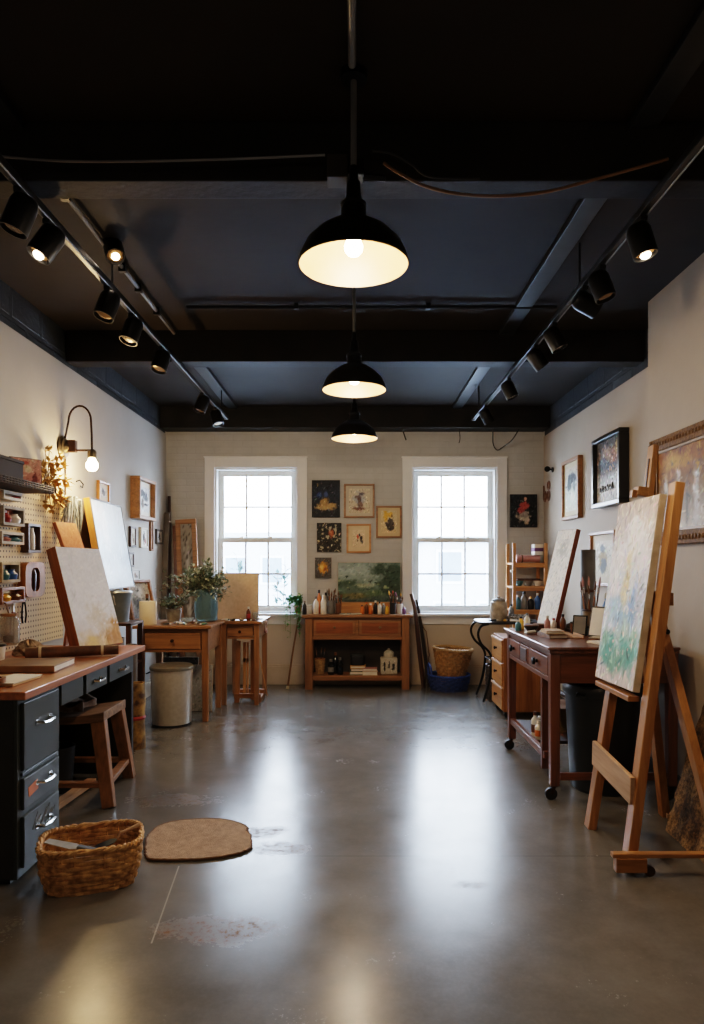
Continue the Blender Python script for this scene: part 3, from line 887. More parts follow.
b.add(vs, fs).build('cloth', plain('rag_cloth', 'c0a68a', .9, 0, '5c4632', nscale=24), t, smooth=True)
pot((-2.13, 3.83, ZD + .001), 'short dark green glass jar by the pegboard at the photo edge', .13, .04, .045, clear_glass('green_jar_glass', (.2, .26, .2)), rim=black_metal)
pot((-2.02, 3.86, ZD + .001), 'white enamel cup standing on the metal desk by the pegboard', .10, .035, .042, white_cer, name='cup', cat='cup', rim=black_paint)
bottle((-2.12, 3.98, ZD + .001), 'amber bottle with a black cap by the pegboard', .15, .03, plain('amber_glass', '6b4220', .15), PALETTE['black'])

# big board leaning back into the pegboard
def on_plane_art(*a, **k): return art(*a, **k)
big = art([(0, 'd0b07c'), (.14, 'dedce0'), (.35, 'e6e9f2'), (1, 'dee2ee')], [(.85, .10, .36, .22, 'b8864a', .7), (.3, .05, .2, .08, 'dcc080', .7), (.55, .3, .3, .2, 'd4cfc6', .9)], [(.30, 30, 'eceef4', .2, 1)], 3, asp=2, strokes=40, jit=.05, sl=.2)
bd = picture('leaning_board', 'large board with a grey wash and rust stain leaning on the metal desk', 'board', (-1.685, 4.40, ZD + .006), .40, .665, big, face=math.radians(90 - 20), fd=.075, canvas=True, lean=.32, roll=.022, side=wood('board_side', 'a8642c', '6c3a16', 'z'), res=70)
MB().bar((-1.895, 4.57, 1.2), (-1.95, 4.60, ZD + .004), .04, .015, (0, 1, 0)).build('prop_leg', oak['z'], bd, world=True)
panel = art([(0, '7c94a6'), (.35, '6486a2'), (.6, '8cacc2'), (.8, 'c0d0da'), (1, 'ccd8de')], [(.3, .75, .2, .3, 'dde4e8', .7), (.7, .25, .3, .2, '6a8ca6', .8)], [(.24, 26, 'b4c8d4', 0, 1)], 9, jit=.07, sl=.12)
ap = picture('abstract_picture', 'large pale blue abstract panel in a thin frame leaning on the wall', 'painting', (-2.035, 5.79, 1.197), .90, .74, panel, face=math.radians(90 + 4), fd=.05, canvas=True, side=wood('panel_edge', 'a87840', '7c5024', 'z'), lean=.166, res=70, rough=.3)
MB().box(-.45, .45, -.056, -.05, 0, .010).box(-.45, .45, -.056, -.05, .73, .74).box(-.45, -.44, -.056, -.05, .01, .73).box(.44, .45, -.056, -.05, .01, .73).build('edge_strip', plain('dark_edge', '4c4a46', .5), ap)
t = thing('crate_stand', 'tall dark wooden stand under the galvanised bucket, between desk and table', 'stand', (-1.98, 5.68, 0))
b = MB()
for sx in (-1, 1):
    for sy in (-1, 1): b.box(sx * .15 - .02, sx * .15 + .02, sy * .15 - .02, sy * .15 + .02, 0, .93)
b.build('frame', darkwood['z'], t, bev=.003)
for z in (.25, .58, .91): MB().box(-.17, .17, -.17, .17, z, z + .022).build('shelf', darkwood['x'], t, bev=.003)
t = thing('bucket', 'galvanised grey bucket beneath the pale blue panel', 'bucket', (-1.97, 5.68, .933))
MB().lathe([(.085, 0), (.108, .245), (.112, .25), (.104, .25), (.082, .01), (.0001, .01)], n=28).build('bucket_body', plain('galvanised', '8f9698', .45, .6, '767e82'), t, smooth=True)
MB().lathe([(.1085, .235), (.115, .243), (.108, .256)], n=28).build('rim', plain('galvanised_rim', 'a5abac', .4, .7), t, smooth=True)
b = MB(); b.tube([(0, -.11, .22)] + [(.01, -.125 * math.cos(a), .22 - .12 * math.sin(a)) for a in [math.pi * k / 10 for k in range(1, 10)]] + [(0, .11, .22)], .004, 6)
b.build('handle', steel, t, smooth=True)
pot((-1.98, 5.64, .603), 'grey stoneware jar on the middle of the dark stand', .2, .06, .075, grey_cer)
bottle((-1.9, 5.58, .273), 'tall dark bottle on the low shelf of the dark stand', .24, .04, PALETTE['black'], PALETTE['brown'])

# ------------------------------------------------------------------ pegboard and what hangs on it
def peg_material():
    m, nt, b = new_mat('pegboard')
    tc = N(nt, 'ShaderNodeTexCoord')
    sep = N(nt, 'ShaderNodeSeparateXYZ'); nt.links.new(tc.outputs['Object'], sep.inputs[0])
    def fr(o):
        f = math_n(nt, 'FRACT', math_n(nt, 'DIVIDE', o, .036)); return math_n(nt, 'SUBTRACT', f, .5)
    dy, dz = fr(sep.outputs[1]), fr(sep.outputs[2])
    d = math_n(nt, 'SQRT', math_n(nt, 'ADD', math_n(nt, 'MULTIPLY', dy, dy), math_n(nt, 'MULTIPLY', dz, dz)))
    hole = math_n(nt, 'LESS_THAN', d, .2)
    nt.links.new(mixc(nt, hole, hexc('c9ae84'), hexc('3c2a18')), b.inputs['Base Color'])
    b.inputs['Roughness'].default_value = .7
    return m
pg = thing('pegboard', 'tan perforated pegboard on the wall above the metal desk', 'pegboard', (XL, 4.2, .9))
MB().box(XL + .013, XL + .021, 2.6, 5.12, .862, 1.97).build('perforated_panel', peg_material(), pg, world=True)
b = MB()
for y in (2.65, 3.9, 5.06): b.box(XL + .0015, XL + .013, y - .02, y + .02, .9, 1.95)
b.build('batten', oak['z'], pg, world=True)
XP = XL + .022
def onP(px, py, x=XP):
    Y = x * F / (px - CX); return Vector((x, Y, EYE - (py - CY) * Y / F))
def shadow_box(label, px0, px1, py0, py1, d, m_, back, inside=None, x=XP, cat='box'):
    a, c_ = onP(px0, py0, x), onP(px1, py1, x)
    y0, y1 = a.y, c_.y; z1 = a.z; z0 = c_.z
    w_ = .018
    t = thing('display_box', label, cat, (x, (y0 + y1) / 2, z0))
    b = MB().box(x, x + d, y0, y1, z0, z0 + w_).box(x, x + d, y0, y1, z1 - w_, z1).box(x, x + d, y0, y0 + w_, z0 + w_, z1 - w_).box(x, x + d, y1 - w_, y1, z0 + w_, z1 - w_)
    b.build('frame', m_, t, world=True, bev=.002)
    MB().box(x, x + .004, y0 + w_, y1 - w_, z0 + w_, z1 - w_).build('back_panel', back, t, world=True)
    if inside: inside(t, y0 + w_, y1 - w_, z0 + w_, z1 - w_, x, d)
    return t
def vial(t, y0, y1, z0, z1, x, d):
    MB().lathe([(.0001, z0 + .002), (.02, z0 + .004), (.02, z1 - .06), (.012, z1 - .03), (.012, z1 - .012), (.0001, z1 - .012)], c=(x + d * .55, (y0 + y1) / 2, 0), n=14).build('white_vial', white_cer, t, smooth=True, world=True)
def blobs_in(cols):
    def f(t, y0, y1, z0, z1, x, d):
        n = len(cols)
        for i, c_ in enumerate(cols):
            y = y0 + (y1 - y0) * (i + .5) / n; r = min((y1 - y0) / n * .42, .04)
            MB().lathe([(r * .8, z0), (r, z0 + (z1 - z0) * .35), (r * .5, z0 + (z1 - z0) * .6), (r * .55, z0 + (z1 - z0) * .7), (.0001, z0 + (z1 - z0) * .7)], c=(x + d * .55, y, 0), n=12).build('figurine', PALETTE[c_], t, smooth=True, world=True)
    return f
shadow_box('narrow dark display box holding one white vial on the pegboard', 21, 34, 523, 553, .05, darkwood['z'], PALETTE['grey'], vial)
shadow_box('grey display box with a rust-red jug high on the pegboard at the photo edge', -8, 14, 505, 527, .07, plain('weathered_grey', '9c9690', .8, 0, '7a746c'), PALETTE['pink'], blobs_in(['red', 'white']))
shadow_box('pale display box with a pink rosette jar below the grey one', -8, 15, 531, 545, .06, plain('weathered_white', 'c4bcb0', .8, 0, 'a49c90'), PALETTE['grey'], blobs_in(['pink', 'teal']))
shadow_box('cream display box with a blue jug beside the oval wooden holder', -8, 11, 562, 582, .06, plain('weathered_cream', 'c8b492', .8, 0, 'a08a64'), PALETTE['brown'], blobs_in(['teal', 'blue']))
shadow_box('low oak display box with a yellow pot beneath the oval wooden holder', -8, 16, 588, 602, .06, oak['y'], PALETTE['yellow'], blobs_in(['yellow', 'brown']))
shadow_box('white display box with a red tin just under the wire tray', -6, 13, 490, 502, .06, plain('chalk_white_box', 'd6cdbf', .7, 0, 'c0b4a0'), PALETTE['red'], blobs_in(['white', 'red']))
# oval wooden holder
a, c_ = onP(18, 562), onP(38, 596)
t = thing('plane_holder', 'rounded honey-coloured wooden holder with a dark oval slot on the pegboard', 'wooden holder', (XP, (a.y + c_.y) / 2, c_.z))
yc, zc, ry, rz = (a.y + c_.y) / 2, (a.z + c_.z) / 2, (c_.y - a.y) / 2, (a.z - c_.z) / 2
b = MB(); n = 40
for k in range(n):
    q0, q1 = 2 * math.pi * k / n, 2 * math.pi * (k + 1) / n
    f1, f2 = rr(ry, rz, 5), rr(ry * .45, rz * .68, 3)
    A0, A1, B0, B1 = f1(q0), f1(q1), f2(q0), f2(q1)
    for (x0, x1) in ((XP, XP + .05),):
        vs = [(x1, yc + A0[0], zc + A0[1]), (x1, yc + A1[0], zc + A1[1]), (x1, yc + B1[0], zc + B1[1]), (x1, yc + B0[0], zc + B0[1]),
              (x0, yc + A0[0], zc + A0[1]), (x0, yc + A1[0], zc + A1[1]), (x0, yc + B1[0], zc + B1[1]), (x0, yc + B0[0], zc + B0[1])]
        b.add(vs, [(0, 1, 2, 3), (0, 4, 5, 1), (3, 2, 6, 7)])
b.build('rounded_frame', wood('honey_wood', 'a8661c', '70400e', 'z'), t, world=True)
MB().box(XP, XP + .006, yc - ry * .5, yc + ry * .5, zc - rz * .72, zc + rz * .72).build('back_panel', darkwood['z'], t, world=True)
MB().tube([(XP + .03, yc, zc - rz * .68), (XP + .03, yc, zc + rz * .3), (XP + .03, yc, zc + rz * .6)], [.02, .024, .012], 10).build('plunger', darkwood['z'], t, world=True, smooth=True)
# hanging jar light
p = onP(4, 602, XP + .06)
t = thing('hanging_jar', 'clear glass jar with a tan cord hanging at the pegboard edge', 'jar', (p.x + .03, p.y, p.z - .26))
MB().lathe([(.045, 0), (.06, .02), (.062, .14), (.045, .17), (.045, .19), (.04, .19), (.055, .14), (.055, .02), (.0001, .01)], n=20).build('jar_body', clear_glass('jar_glass', (.85, .82, .76)), t, smooth=True)
MB().tube([(.0, 0, .19), (-.02, 0, .25), (-.058, 0, .27)], .005, 6).lathe([(.048, .175), (.048, .19)], n=16).build('cord', copper_cable, t, smooth=True)
MB().lathe([(.0001, .02), (.03, .022), (.034, .06), (.0001, .075)], n=14).build('sand_fill', PALETTE['brown'], t, smooth=True)
# hanging tools
for px, py, lab, kind in ((24, 600, 'black pliers hanging on the pegboard below the wooden holder', 0), (13, 612, 'steel shears hanging on the pegboard beside the jar', 1)):
    p = onP(px, py, XP + .015)
    t = thing('hanging_pliers' if kind == 0 else 'hanging_shears', lab, 'hand tool', p)
    for sgn in (-1, 1):
        MB().tube([(0, sgn * .006, .0), (0, sgn * .022, -.05), (0, sgn * .03, -.10), (0, sgn * .018, -.15)], .006, 6).build('handle', black_metal if kind == 0 else PALETTE['red'], t, smooth=True)
    MB().bar((0, -.006, 0), (0, -.003, .07), .012, .008).bar((0, .006, 0), (0, .003, .07), .012, .008).build('jaw', steel, t)
    MB().tube([(-.015, 0, .04), (.01, 0, .04), (.012, 0, .055)], .003, 5).build('hook', steel, t)
# wire tray with patterned box on top of the pegboard
t = thing('wire_tray', 'dark rattan tray fixed to the wall above the pegboard', 'tray', (XL, 4.1, 1.88))
TZ = 1.885
b = MB(); Y0, Y1 = 3.6, 4.52
b.box(XL + .024, XL + .22, Y0, Y1, TZ - .007, TZ)
for k in range(3): z = TZ + .004 + .013 * k; b.tube([(XL + .026, Y0, z), (XL + .22, Y0, z), (XL + .228, Y0 + .03, z), (XL + .228, Y1 - .03, z), (XL + .22, Y1, z), (XL + .026, Y1, z)], .005, 6)
for k in range(26): y = Y0 + (Y1 - Y0) * k / 25; b.tube([(XL + .23, y, TZ - .006), (XL + .228, y, TZ + .035)], .004, 5)
b.build('woven_body', plain('dark_rattan', '4c3a28', .8, 0, '32261a', nscale=40), t, world=True, smooth=True)
t = thing('patterned_box', 'pink floral patterned box on the dark rattan tray', 'box', (-2.095, 4.30, TZ + .001), (0, 0, math.radians(52)))
MB().box(-.10, .10, -.05, .05, 0, .19).build('box_body', plain('floral_print', '4c2a24', .6, 0, '3a201c', nscale=28), t, bev=.003)
fl = art([(0, 'b46c60'), (1, 'd29a88')], [(.2, .3, .18, .22, '9c3c34', .5), (.55, .65, .2, .2, 'd8c0a0', .5), (.8, .3, .12, .25, '6c2c28', .4), (.4, .85, .2, .1, 'b85a48', .5)], [(.28, 14, 'e6cdb4', 0, 1), (.22, 18, '7c4a34', 0, 1)], 31)
painted('printed_face', .19, .18, fl, t, -.0515, z0=.005, res=40)
t = thing('storage_box', 'dark brown box behind the floral box on the rattan tray', 'box', (-2.09, 3.94, TZ + .001))
dkb = plain('dark_card', '34261c', .85)
MB().box(-.08, .08, -.2, .2, 0, .13).build('box_body', dkb, t, bev=.004)
MB().box(-.085, .085, -.205, .205, .13, .15).build('lid', dkb, t, bev=.004)
# dried flowers, silver leaves
p = onP(50, 478, XL + .03)
t = thing('dried_flowers', 'spray of gold dried flowers pinned to the wall beside the floral box', 'dried flowers', (XL + .01, p.y, p.z))
b, l = MB(), MB(); rnd = random.Random(11)
for k in range(34):
    a = rnd.uniform(0, 6.28); R = rnd.uniform(.05, .2); q = Vector((rnd.uniform(.01, .10), R * math.cos(a) * .85, R * math.sin(a) * 1.15 - .02))
    b.tube([(0.0, 0, -.08), q * .5, q], .003, 4)
    for j in range(6):
        l.leaf(q, (rnd.uniform(-.4, 1), rnd.uniform(-1, 1), rnd.uniform(-1, 1)), (0, 0, 1), rnd.uniform(.04, .065), .035)
b.build('stem', stem_br, t); l.build('petals', gold_dry, t)
p = onP(65, 515, XL + .03)
t = thing('dried_leaves', 'drooping bunch of silver grey dried leaves hung on the wall', 'dried flowers', (XL + .02, p.y, p.z + .05))
b, l = MB(), MB()
for k in range(40):
    a = rnd.uniform(-1.3, 1.3); p0 = Vector((.02, 0, .05)); p1 = Vector((rnd.uniform(.03, .09), math.sin(a) * .11, .06 + .03 * math.cos(a))); p2 = Vector((rnd.uniform(.03, .08), math.sin(a) * .17, rnd.uniform(-.22, -.04)))
    l.tube([p0, p1, p1.lerp(p2, .6) + Vector((.01, 0, .01)), p2], [.003, .007, .006, .002], 4)
l.build('leaves', silver_dry, t); MB().lathe([(.02, .03), (.026, .06), (.015, .09)], c=(.02, 0, 0), n=10).build('binding', gold_dry, t, smooth=True)
a, c_ = onP(50, 527, XL + .08), onP(70, 553, XL + .08)
MBw = wood('hung_board_wood', 'a8623c', '84482a', 'z')
picture('hanging_board', 'small reddish wooden board tilted on the pegboard behind the big board', 'board', (XL + .20, 4.93, 1.42), .20, .31, art([(0, 'a56a4c'), (1, 'b07a5c')], seed=4, asp=1, jit=.05), face=math.radians(90 - 20), fd=.03, canvas=True, lean=.42, side=MBw)
b = onP(74, 488, XL)
t = thing('hanging_hook', 'small iron scroll hook on the wall past the sconce conduit', 'hook', (XL, onP(76, 484, XL).y, onP(76, 484, XL).z))
MB().tube([(0, 0, .02), (.03, 0, .03), (.05, .02, .0), (.035, .04, -.025), (.02, .03, -.01)], .005, 6).build('hook_body', black_metal, t, smooth=True)

# ------------------------------------------------------------------ pictures and small things on the left wall
ink = art([(0, 'd8d4cc'), (1, 'cfcac0')], [(.4, .6, .25, .3, '4c4844', .3), (.6, .4, .2, .3, '6e6860', .3)], [(.25, 12, '3c3834', .1, .9)], 21)
picture('framed_picture', 'tiny pale wooden frame with a dark sketch right of the glowing sconce', 'picture', (XL, 5.96, 1.94), .25, .19, ink, '+x', .022, .03, oak, .03, paper)
draw = art([(0, 'd2d0ca'), (1, 'c8c8c6')], [(.35, .75, .3, .14, '46484c', .35), (.65, .6, .25, .2, '5a6066', .35), (.4, .35, .12, .25, '6a5a4c', .4), (.7, .3, .2, .05, '2c2c30', .3)], [(.22, 10, '34383c', .2, .95)], 22)
picture('framed_picture', 'deep reddish wooden box frame with an ink drawing high on the wall', 'picture', (XL, 6.98, 1.86), .54, .42, draw, '+x', .035, .10, redwood, .05, paper)
def small_plaque(label, Y0, Y1, z0, z1, m_, func, nm='picture_plaque'):
    picture(nm, label, 'plaque', (XL, (Y0 + Y1) / 2, z0), Y1 - Y0, z1 - z0, func, '+x', .02, .025, m_)
def onL(px, py): 
    Y = XL * F / (px - CX); return Y, EYE - (py - CY) * Y / F
for lab, px0, px1, py0, py1, m_, cols in (
        ('dark edged plaque with a pale carved stick, first of the small wall plaques', 128.5, 134, 526, 547, darkwood, ('c8bfae', '8c7458', '6c5438')),
        ('white plaque with a black bottle shape, under the deep box frame', 139, 146, 527, 548, plain('plaque_white', 'cfcac0', .6), ('d8d4cc', '2c2a2a', '8a4038')),
        ('tall narrow dark wooden plaque under the deep box frame', 149, 151.5, 519, 551, redwood, ('5c4030', '3c2a20', 'a08868')),
        ('small plaque with a dark bird shape nearest the wall corner', 155, 161, 529, 544, plain('plaque_grey', '5c5a58', .6), ('b8b4ae', '2a2828', '6c6660')),
        ('grey slat plaque low on the wall beside the pale blue panel', 127, 132, 552, 567, darkwood, ('a8a29a', '6c665e', 'c8c4bc')),
        ('little plaque with a brown ribbon shape, lowest of the small plaques', 130, 138, 569, 581, plain('plaque_pale', 'b9b6b0', .6), ('c4c0ba', '6c5038', '3c3430'))):
    Y0, z1 = onL(px0, py0); Y1, _ = onL(px1, py0); z0 = EYE - (py1 - CY) * ((Y0 + Y1) / 2) / F
    small_plaque(lab, Y0, Y1, z0, z1, m_, art([(0, cols[0]), (1, cols[0])], [(.5, .5, .18, .36, cols[1], .3), (.7, .3, .14, .2, cols[2], .3)], seed=len(lab)))

# tall frames and lengths of moulding leaning in the corner
def tall_bar(label, p0, p1, w, d, m_, name='timber_plank'):
    t = thing(name, label, 'plank', p0)
    MB().bar((0, 0, 0), Vector(p1) - Vector(p0), w, d, (1, 0, 0)).build('board', m_, t, bev=.003)
tall_bar('long dark grey plank leaning upright in the corner beside the window', (-2.165, 7.60, .0), (-2.165, 7.88, 2.0), .06, .025, plain('grey_plank', '6c6660', .8, 0, '544e48'))
tall_bar('thin black batten leaning tallest in the corner beside the window', (-2.14, 7.88, .0), (-2.165, 7.96, 2.2), .035, .02, darkwood['z'])
t = picture('leaning_picture', 'tall reddish brown picture frame leaning crooked in the corner', 'picture frame', (-1.83, 7.70, .002), .24, 1.93, art([(0, '7c746a'), (.5, '5c564e'), (1, '8c857a')], [(.5, .6, .3, .3, 'b0aca4', .7)], [(.3, 20, '3c3630', 0, 1)], 41, asp=6), '-y', .055, .04, redwood, roll=-.06, lean=.09)
t = picture('leaning_picture', 'narrow tall frame with a worn gilt edge leaning behind the brown one', 'picture frame', (-1.93, 7.82, .002), .18, 1.86, art([(0, '9c8c74'), (1, '6c5c48')], seed=43, asp=6), '-y', .05, .03, mahog, roll=-.05, lean=.06)
# ------------------------------------------------------------------ stool and what is kept under the desk
t = thing('step_stool', 'worn wooden saddle-seat stool with splayed legs tucked under the metal desk', 'stool', (-1.62, 4.2, 0))
b = MB()
n = 14
vs, fs = [], []
for i in range(n + 1):
    x = -2.0 + (.51) * i / n
    dip = .03 * (1 - ((x + 1.745) / .255) ** 2) 
    for (y, zt_) in ((4.05, .535), (4.44, .535)):
        vs += [(x, y, zt_ - dip), (x, y, zt_ - dip * .7 - .055)]
for i in range(n):
    a = i * 4
    fs += [(a, a + 4, a + 6, a + 2), (a + 1, a + 3, a + 7, a + 5), (a, a + 1, a + 5, a + 4), (a + 2, a + 6, a + 7, a + 3)]
fs += [(0, 2, 3, 1), (n * 4, n * 4 + 1, n * 4 + 3, n * 4 + 2)]
b.add(vs, fs); b.build('seat', oldwood['x'], t, bev=.004, world=True)
legs = [((-1.535, 4.09, .485), (-1.425, 3.96, 0)), ((-1.535, 4.40, .485), (-1.495, 4.53, 0)), ((-1.95, 4.09, .485), (-2.02, 3.96, 0)), ((-1.95, 4.40, .485), (-2.02, 4.53, 0))]
for p1, p0 in legs:
    MB().bar(p0, p1, .07, .05, (1, 0, 0), taper=1.2).build('leg', redwood['z'], t, bev=.004, world=True)
def lerp(a, b_, k): return tuple(Vector(a).lerp(Vector(b_), k))
for i, j in ((0, 1), (2, 3), (0, 2), (1, 3)):
    MB().bar(lerp(legs[i][1], legs[i][0], .26), lerp(legs[j][1], legs[j][0], .26), .03, .05, (0, 0, 1)).build('stretcher', redwood['x'], t, bev=.003, world=True)
t = thing('folded_drop_cloth', 'paint-spattered folded cloth lying on the saddle stool', 'cloth', (-1.80, 4.22, .533))
vs, fs = [], []
nx, ny = 26, 18
for j in range(ny + 1):
    for i in range(nx + 1):
        x, y = -.16 + .32 * i / nx, -.15 + .3 * j / ny
        vs.append((x + .02 * math.sin(y * 30), y, .028 + .022 * math.sin(x * 38 + y * 9) * math.cos(y * 26) + .012))
k0 = len(vs)
vs += [(v[0], v[1], .0) for v in vs]
q = nx + 1
for j in range(ny):
    for i in range(nx):
        a = j * q + i; fs += [(a, a + 1, a + q + 1, a + q), (k0 + a, k0 + a + q, k0 + a + q + 1, k0 + a + 1)]
for i in range(nx): fs += [(i, k0 + i, k0 + i + 1, i + 1), (ny * q + i, ny * q + i + 1, k0 + ny * q + i + 1, k0 + ny * q + i)]
for j in range(ny): fs += [(j * q, (j + 1) * q, k0 + (j + 1) * q, k0 + j * q), (j * q + nx, k0 + j * q + nx, k0 + (j + 1) * q + nx, (j + 1) * q + nx)]
MB().add(vs, fs).build('cloth', plain('spattered_cloth', 'a09484', .9, 0, '5c3c28', nscale=16), t, smooth=True)
t = thing('cardboard_box', 'open brown cardboard box on the floor under the metal desk', 'box', (-1.96, 3.74, 0))
b = MB().box(-.14, .14, -.16, .16, 0, .008)
b.box(-.14, -.134, -.16, .16, .008, .2).box(.134, .14, -.16, .16, .008, .2).box(-.134, .134, -.16, -.154, .008, .2).box(-.134, .134, .154, .16, .008, .2)
b.build('carton', plain('cardboard', '7c5434', .8, 0, '5c3c24'), t)
fl_ = plain('cardboard_flap', '8c6440', .8)
MB().bar((.137, 0, .2), (.17, 0, .15), .3, .004, (0, 1, 0)).build('flap', fl_, t)
MB().bar((-.137, 0, .2), (-.17, 0, .24), .3, .004, (0, 1, 0)).build('flap', fl_, t)
t = thing('timber_plank', 'pale wooden plank lying on the floor beside the desk drawers', 'plank', (-1.70, 4.0, 0))
MB().bar((-.03, -.3, .03), (.02, .36, .03), .035, .06, (0, 0, 1)).build('board', palewood['y'], t, bev=.003)
pot((-1.85, 4.26, 0), 'black plastic bucket beneath the stool at the back of the desk', .28, .08, .10, black_plastic, name='bucket', cat='bucket')
# stained roll of paper between the desk and the table
t = thing('paper_roll', 'paint-stained roll of brown paper standing between desk and table', 'paper roll', (-1.68, 5.25, 0))
MB().lathe([(.07, 0), (.062, .2), (.068, .36), (.06, .5), (.05, .5), (.05, .48), (.0001, .48)], n=18).build('roll', plain('stained_paper', 'b08a4c', .8, 0, '4c3420', nscale=14), t, smooth=True)
MB().lathe([(.064, .22), (.071, .235), (.066, .25)], n=18).build('tie', PALETTE['red'], t, smooth=True)
t = thing('paper_roll', 'thin grey paper roll standing behind the stained brown one', 'paper roll', (-1.76, 5.38, 0))
MB().lathe([(.045, 0), (.045, .78), (.036, .78), (.036, .76), (.0001, .76)], n=16).build('roll', plain('grey_paper', '6c6660', .8, 0, '4c4640'), t, smooth=True)
MB().lathe([(.046, .38), (.048, .39), (.046, .4)], n=16).build('tie', cream, t, smooth=True)

# ------------------------------------------------------------------ wicker basket in front of the drawers
t = thing('wicker_basket', 'oblong brown wicker basket of tools on the floor before the desk drawers', 'basket', (-1.18, 3.06, 0), (0, 0, math.radians(18)))
wk = plain('wicker_brown', 'dcaa6c', .65, 0, '9a6c3c', nscale=30)
wicker(t, [(.86, 0), (1.0, .09), (1.02, .19)], wk, plain('wicker_rim', 'dcae74', .65, 0, 'a87844', nscale=30), 10, shape=lambda q: tuple(x for x in rr(.208, .155, 3.6)(q)), n=120, stakes=30, rt=.011, wob=.0035, rimr=.011)
bz = .012
t = thing('putty_knife', 'wide grey putty knife lying in the wicker basket', 'putty knife', (-1.245, 3.02, .165), (.0, .14, math.radians(-8)))
MB().prism([(-.13, -.022), (.0, -.03), (.03, -.012), (.03, .012), (0, .03), (-.13, .022)], 0, .003).build('blade', steel, t)
MB().bar((.02, 0, .002), (.14, 0, .002), .03, .02, (0, 1, 0)).build('handle', plain('grey_handle', '6c7074', .5), t, bev=.005)
t = thing('trowel', 'small dark trowel leaning on the rim inside the wicker basket', 'trowel', (-1.10, 3.07, .165), (0, -.22, math.radians(35)))
MB().prism([(-.09, -.005), (-.05, -.03), (.01, -.026), (.03, -.006), (.03, .006), (.01, .026), (-.05, .03), (-.09, .005)], 0, .003).build('blade', plain('dark_steel', '4c5054', .4, .8), t)
MB().tube([(.03, 0, 0), (.05, 0, .02), (.14, 0, .02)], [.005, .008, .010], 8).build('handle', palewood['x'], t, smooth=True)
t = thing('paint_roller', 'white paint roller sleeve in the bottom of the wicker basket', 'paint roller', (-1.19, 3.07, .075), (0, 0, .32))
MB().tube([(-.1, 0, 0), (.1, 0, 0)], .03, 14).build('sleeve', plain('roller_nap', 'b8b0a4', .9), t, smooth=True)
MB().tube([(.1, 0, 0), (.13, 0, 0), (.13, .05, 0), (.0, .09, .01)], .004, 6).build('wire_frame', steel, t, smooth=True)
t = stuff = MB().prism([rr(.158, .11, 3)(2 * math.pi * k / 24) for k in range(24)], .012, .044).build('wood_shavings', plain('brown_shavings', '8c5c30', .9, 0, '4c2e16', nscale=60, bmp=1, bscale=90), loc=(0, 0, 0))
t.location = (-1.18, 3.06, 0); t.rotation_euler = (0, 0, math.radians(18))
tag(t, 'brown shavings covering the bottom of the wicker basket', 'shavings', kind='stuff')

# tan mat on the concrete
poly = [(146, 848), (148, 838), (155, 830), (168, 824.5), (188, 821.5), (210, 820.5), (229, 822), (240, 825), (247, 829), (247, 833), (251, 838), (252, 845), (250, 850), (240, 854.5), (222, 858.5), (196, 861), (168, 861.5), (150, 861), (146, 856)]
pts = [G(*p) for p in poly]
c0 = sum(pts, Vector()) / len(pts)
sm = []
for i in range(len(pts)):
    a, b_, c_, d_ = pts[i - 1], pts[i], pts[(i + 1) % len(pts)], pts[(i + 2) % len(pts)]
    for k in range(6):
        u = k / 6
        q = .5 * ((2 * b_) + (c_ - a) * u + (2 * a - 5 * b_ + 4 * c_ - d_) * u * u + (3 * b_ - a - 3 * c_ + d_) * u ** 3) - c0
        sm.append((q.x + random.uniform(-.004, .004), q.y + random.uniform(-.004, .004)))
t = thing('jute_mat', 'rounded tan jute mat lying flat on the concrete floor by the basket', 'mat', (c0.x, c0.y, 0))
MB().prism(sm, .001, .012).build('mat_body', plain('jute', 'b8987a', .95, 0, '9c7e62', nscale=30, bmp=.8, bscale=160), t)
MB().tube([(x, y, .008) for x, y in sm] + [(sm[0][0], sm[0][1], .008)], .006, 6, cap=False).build('bound_edge', plain('jute_edge', '6c4c30', .9), t)

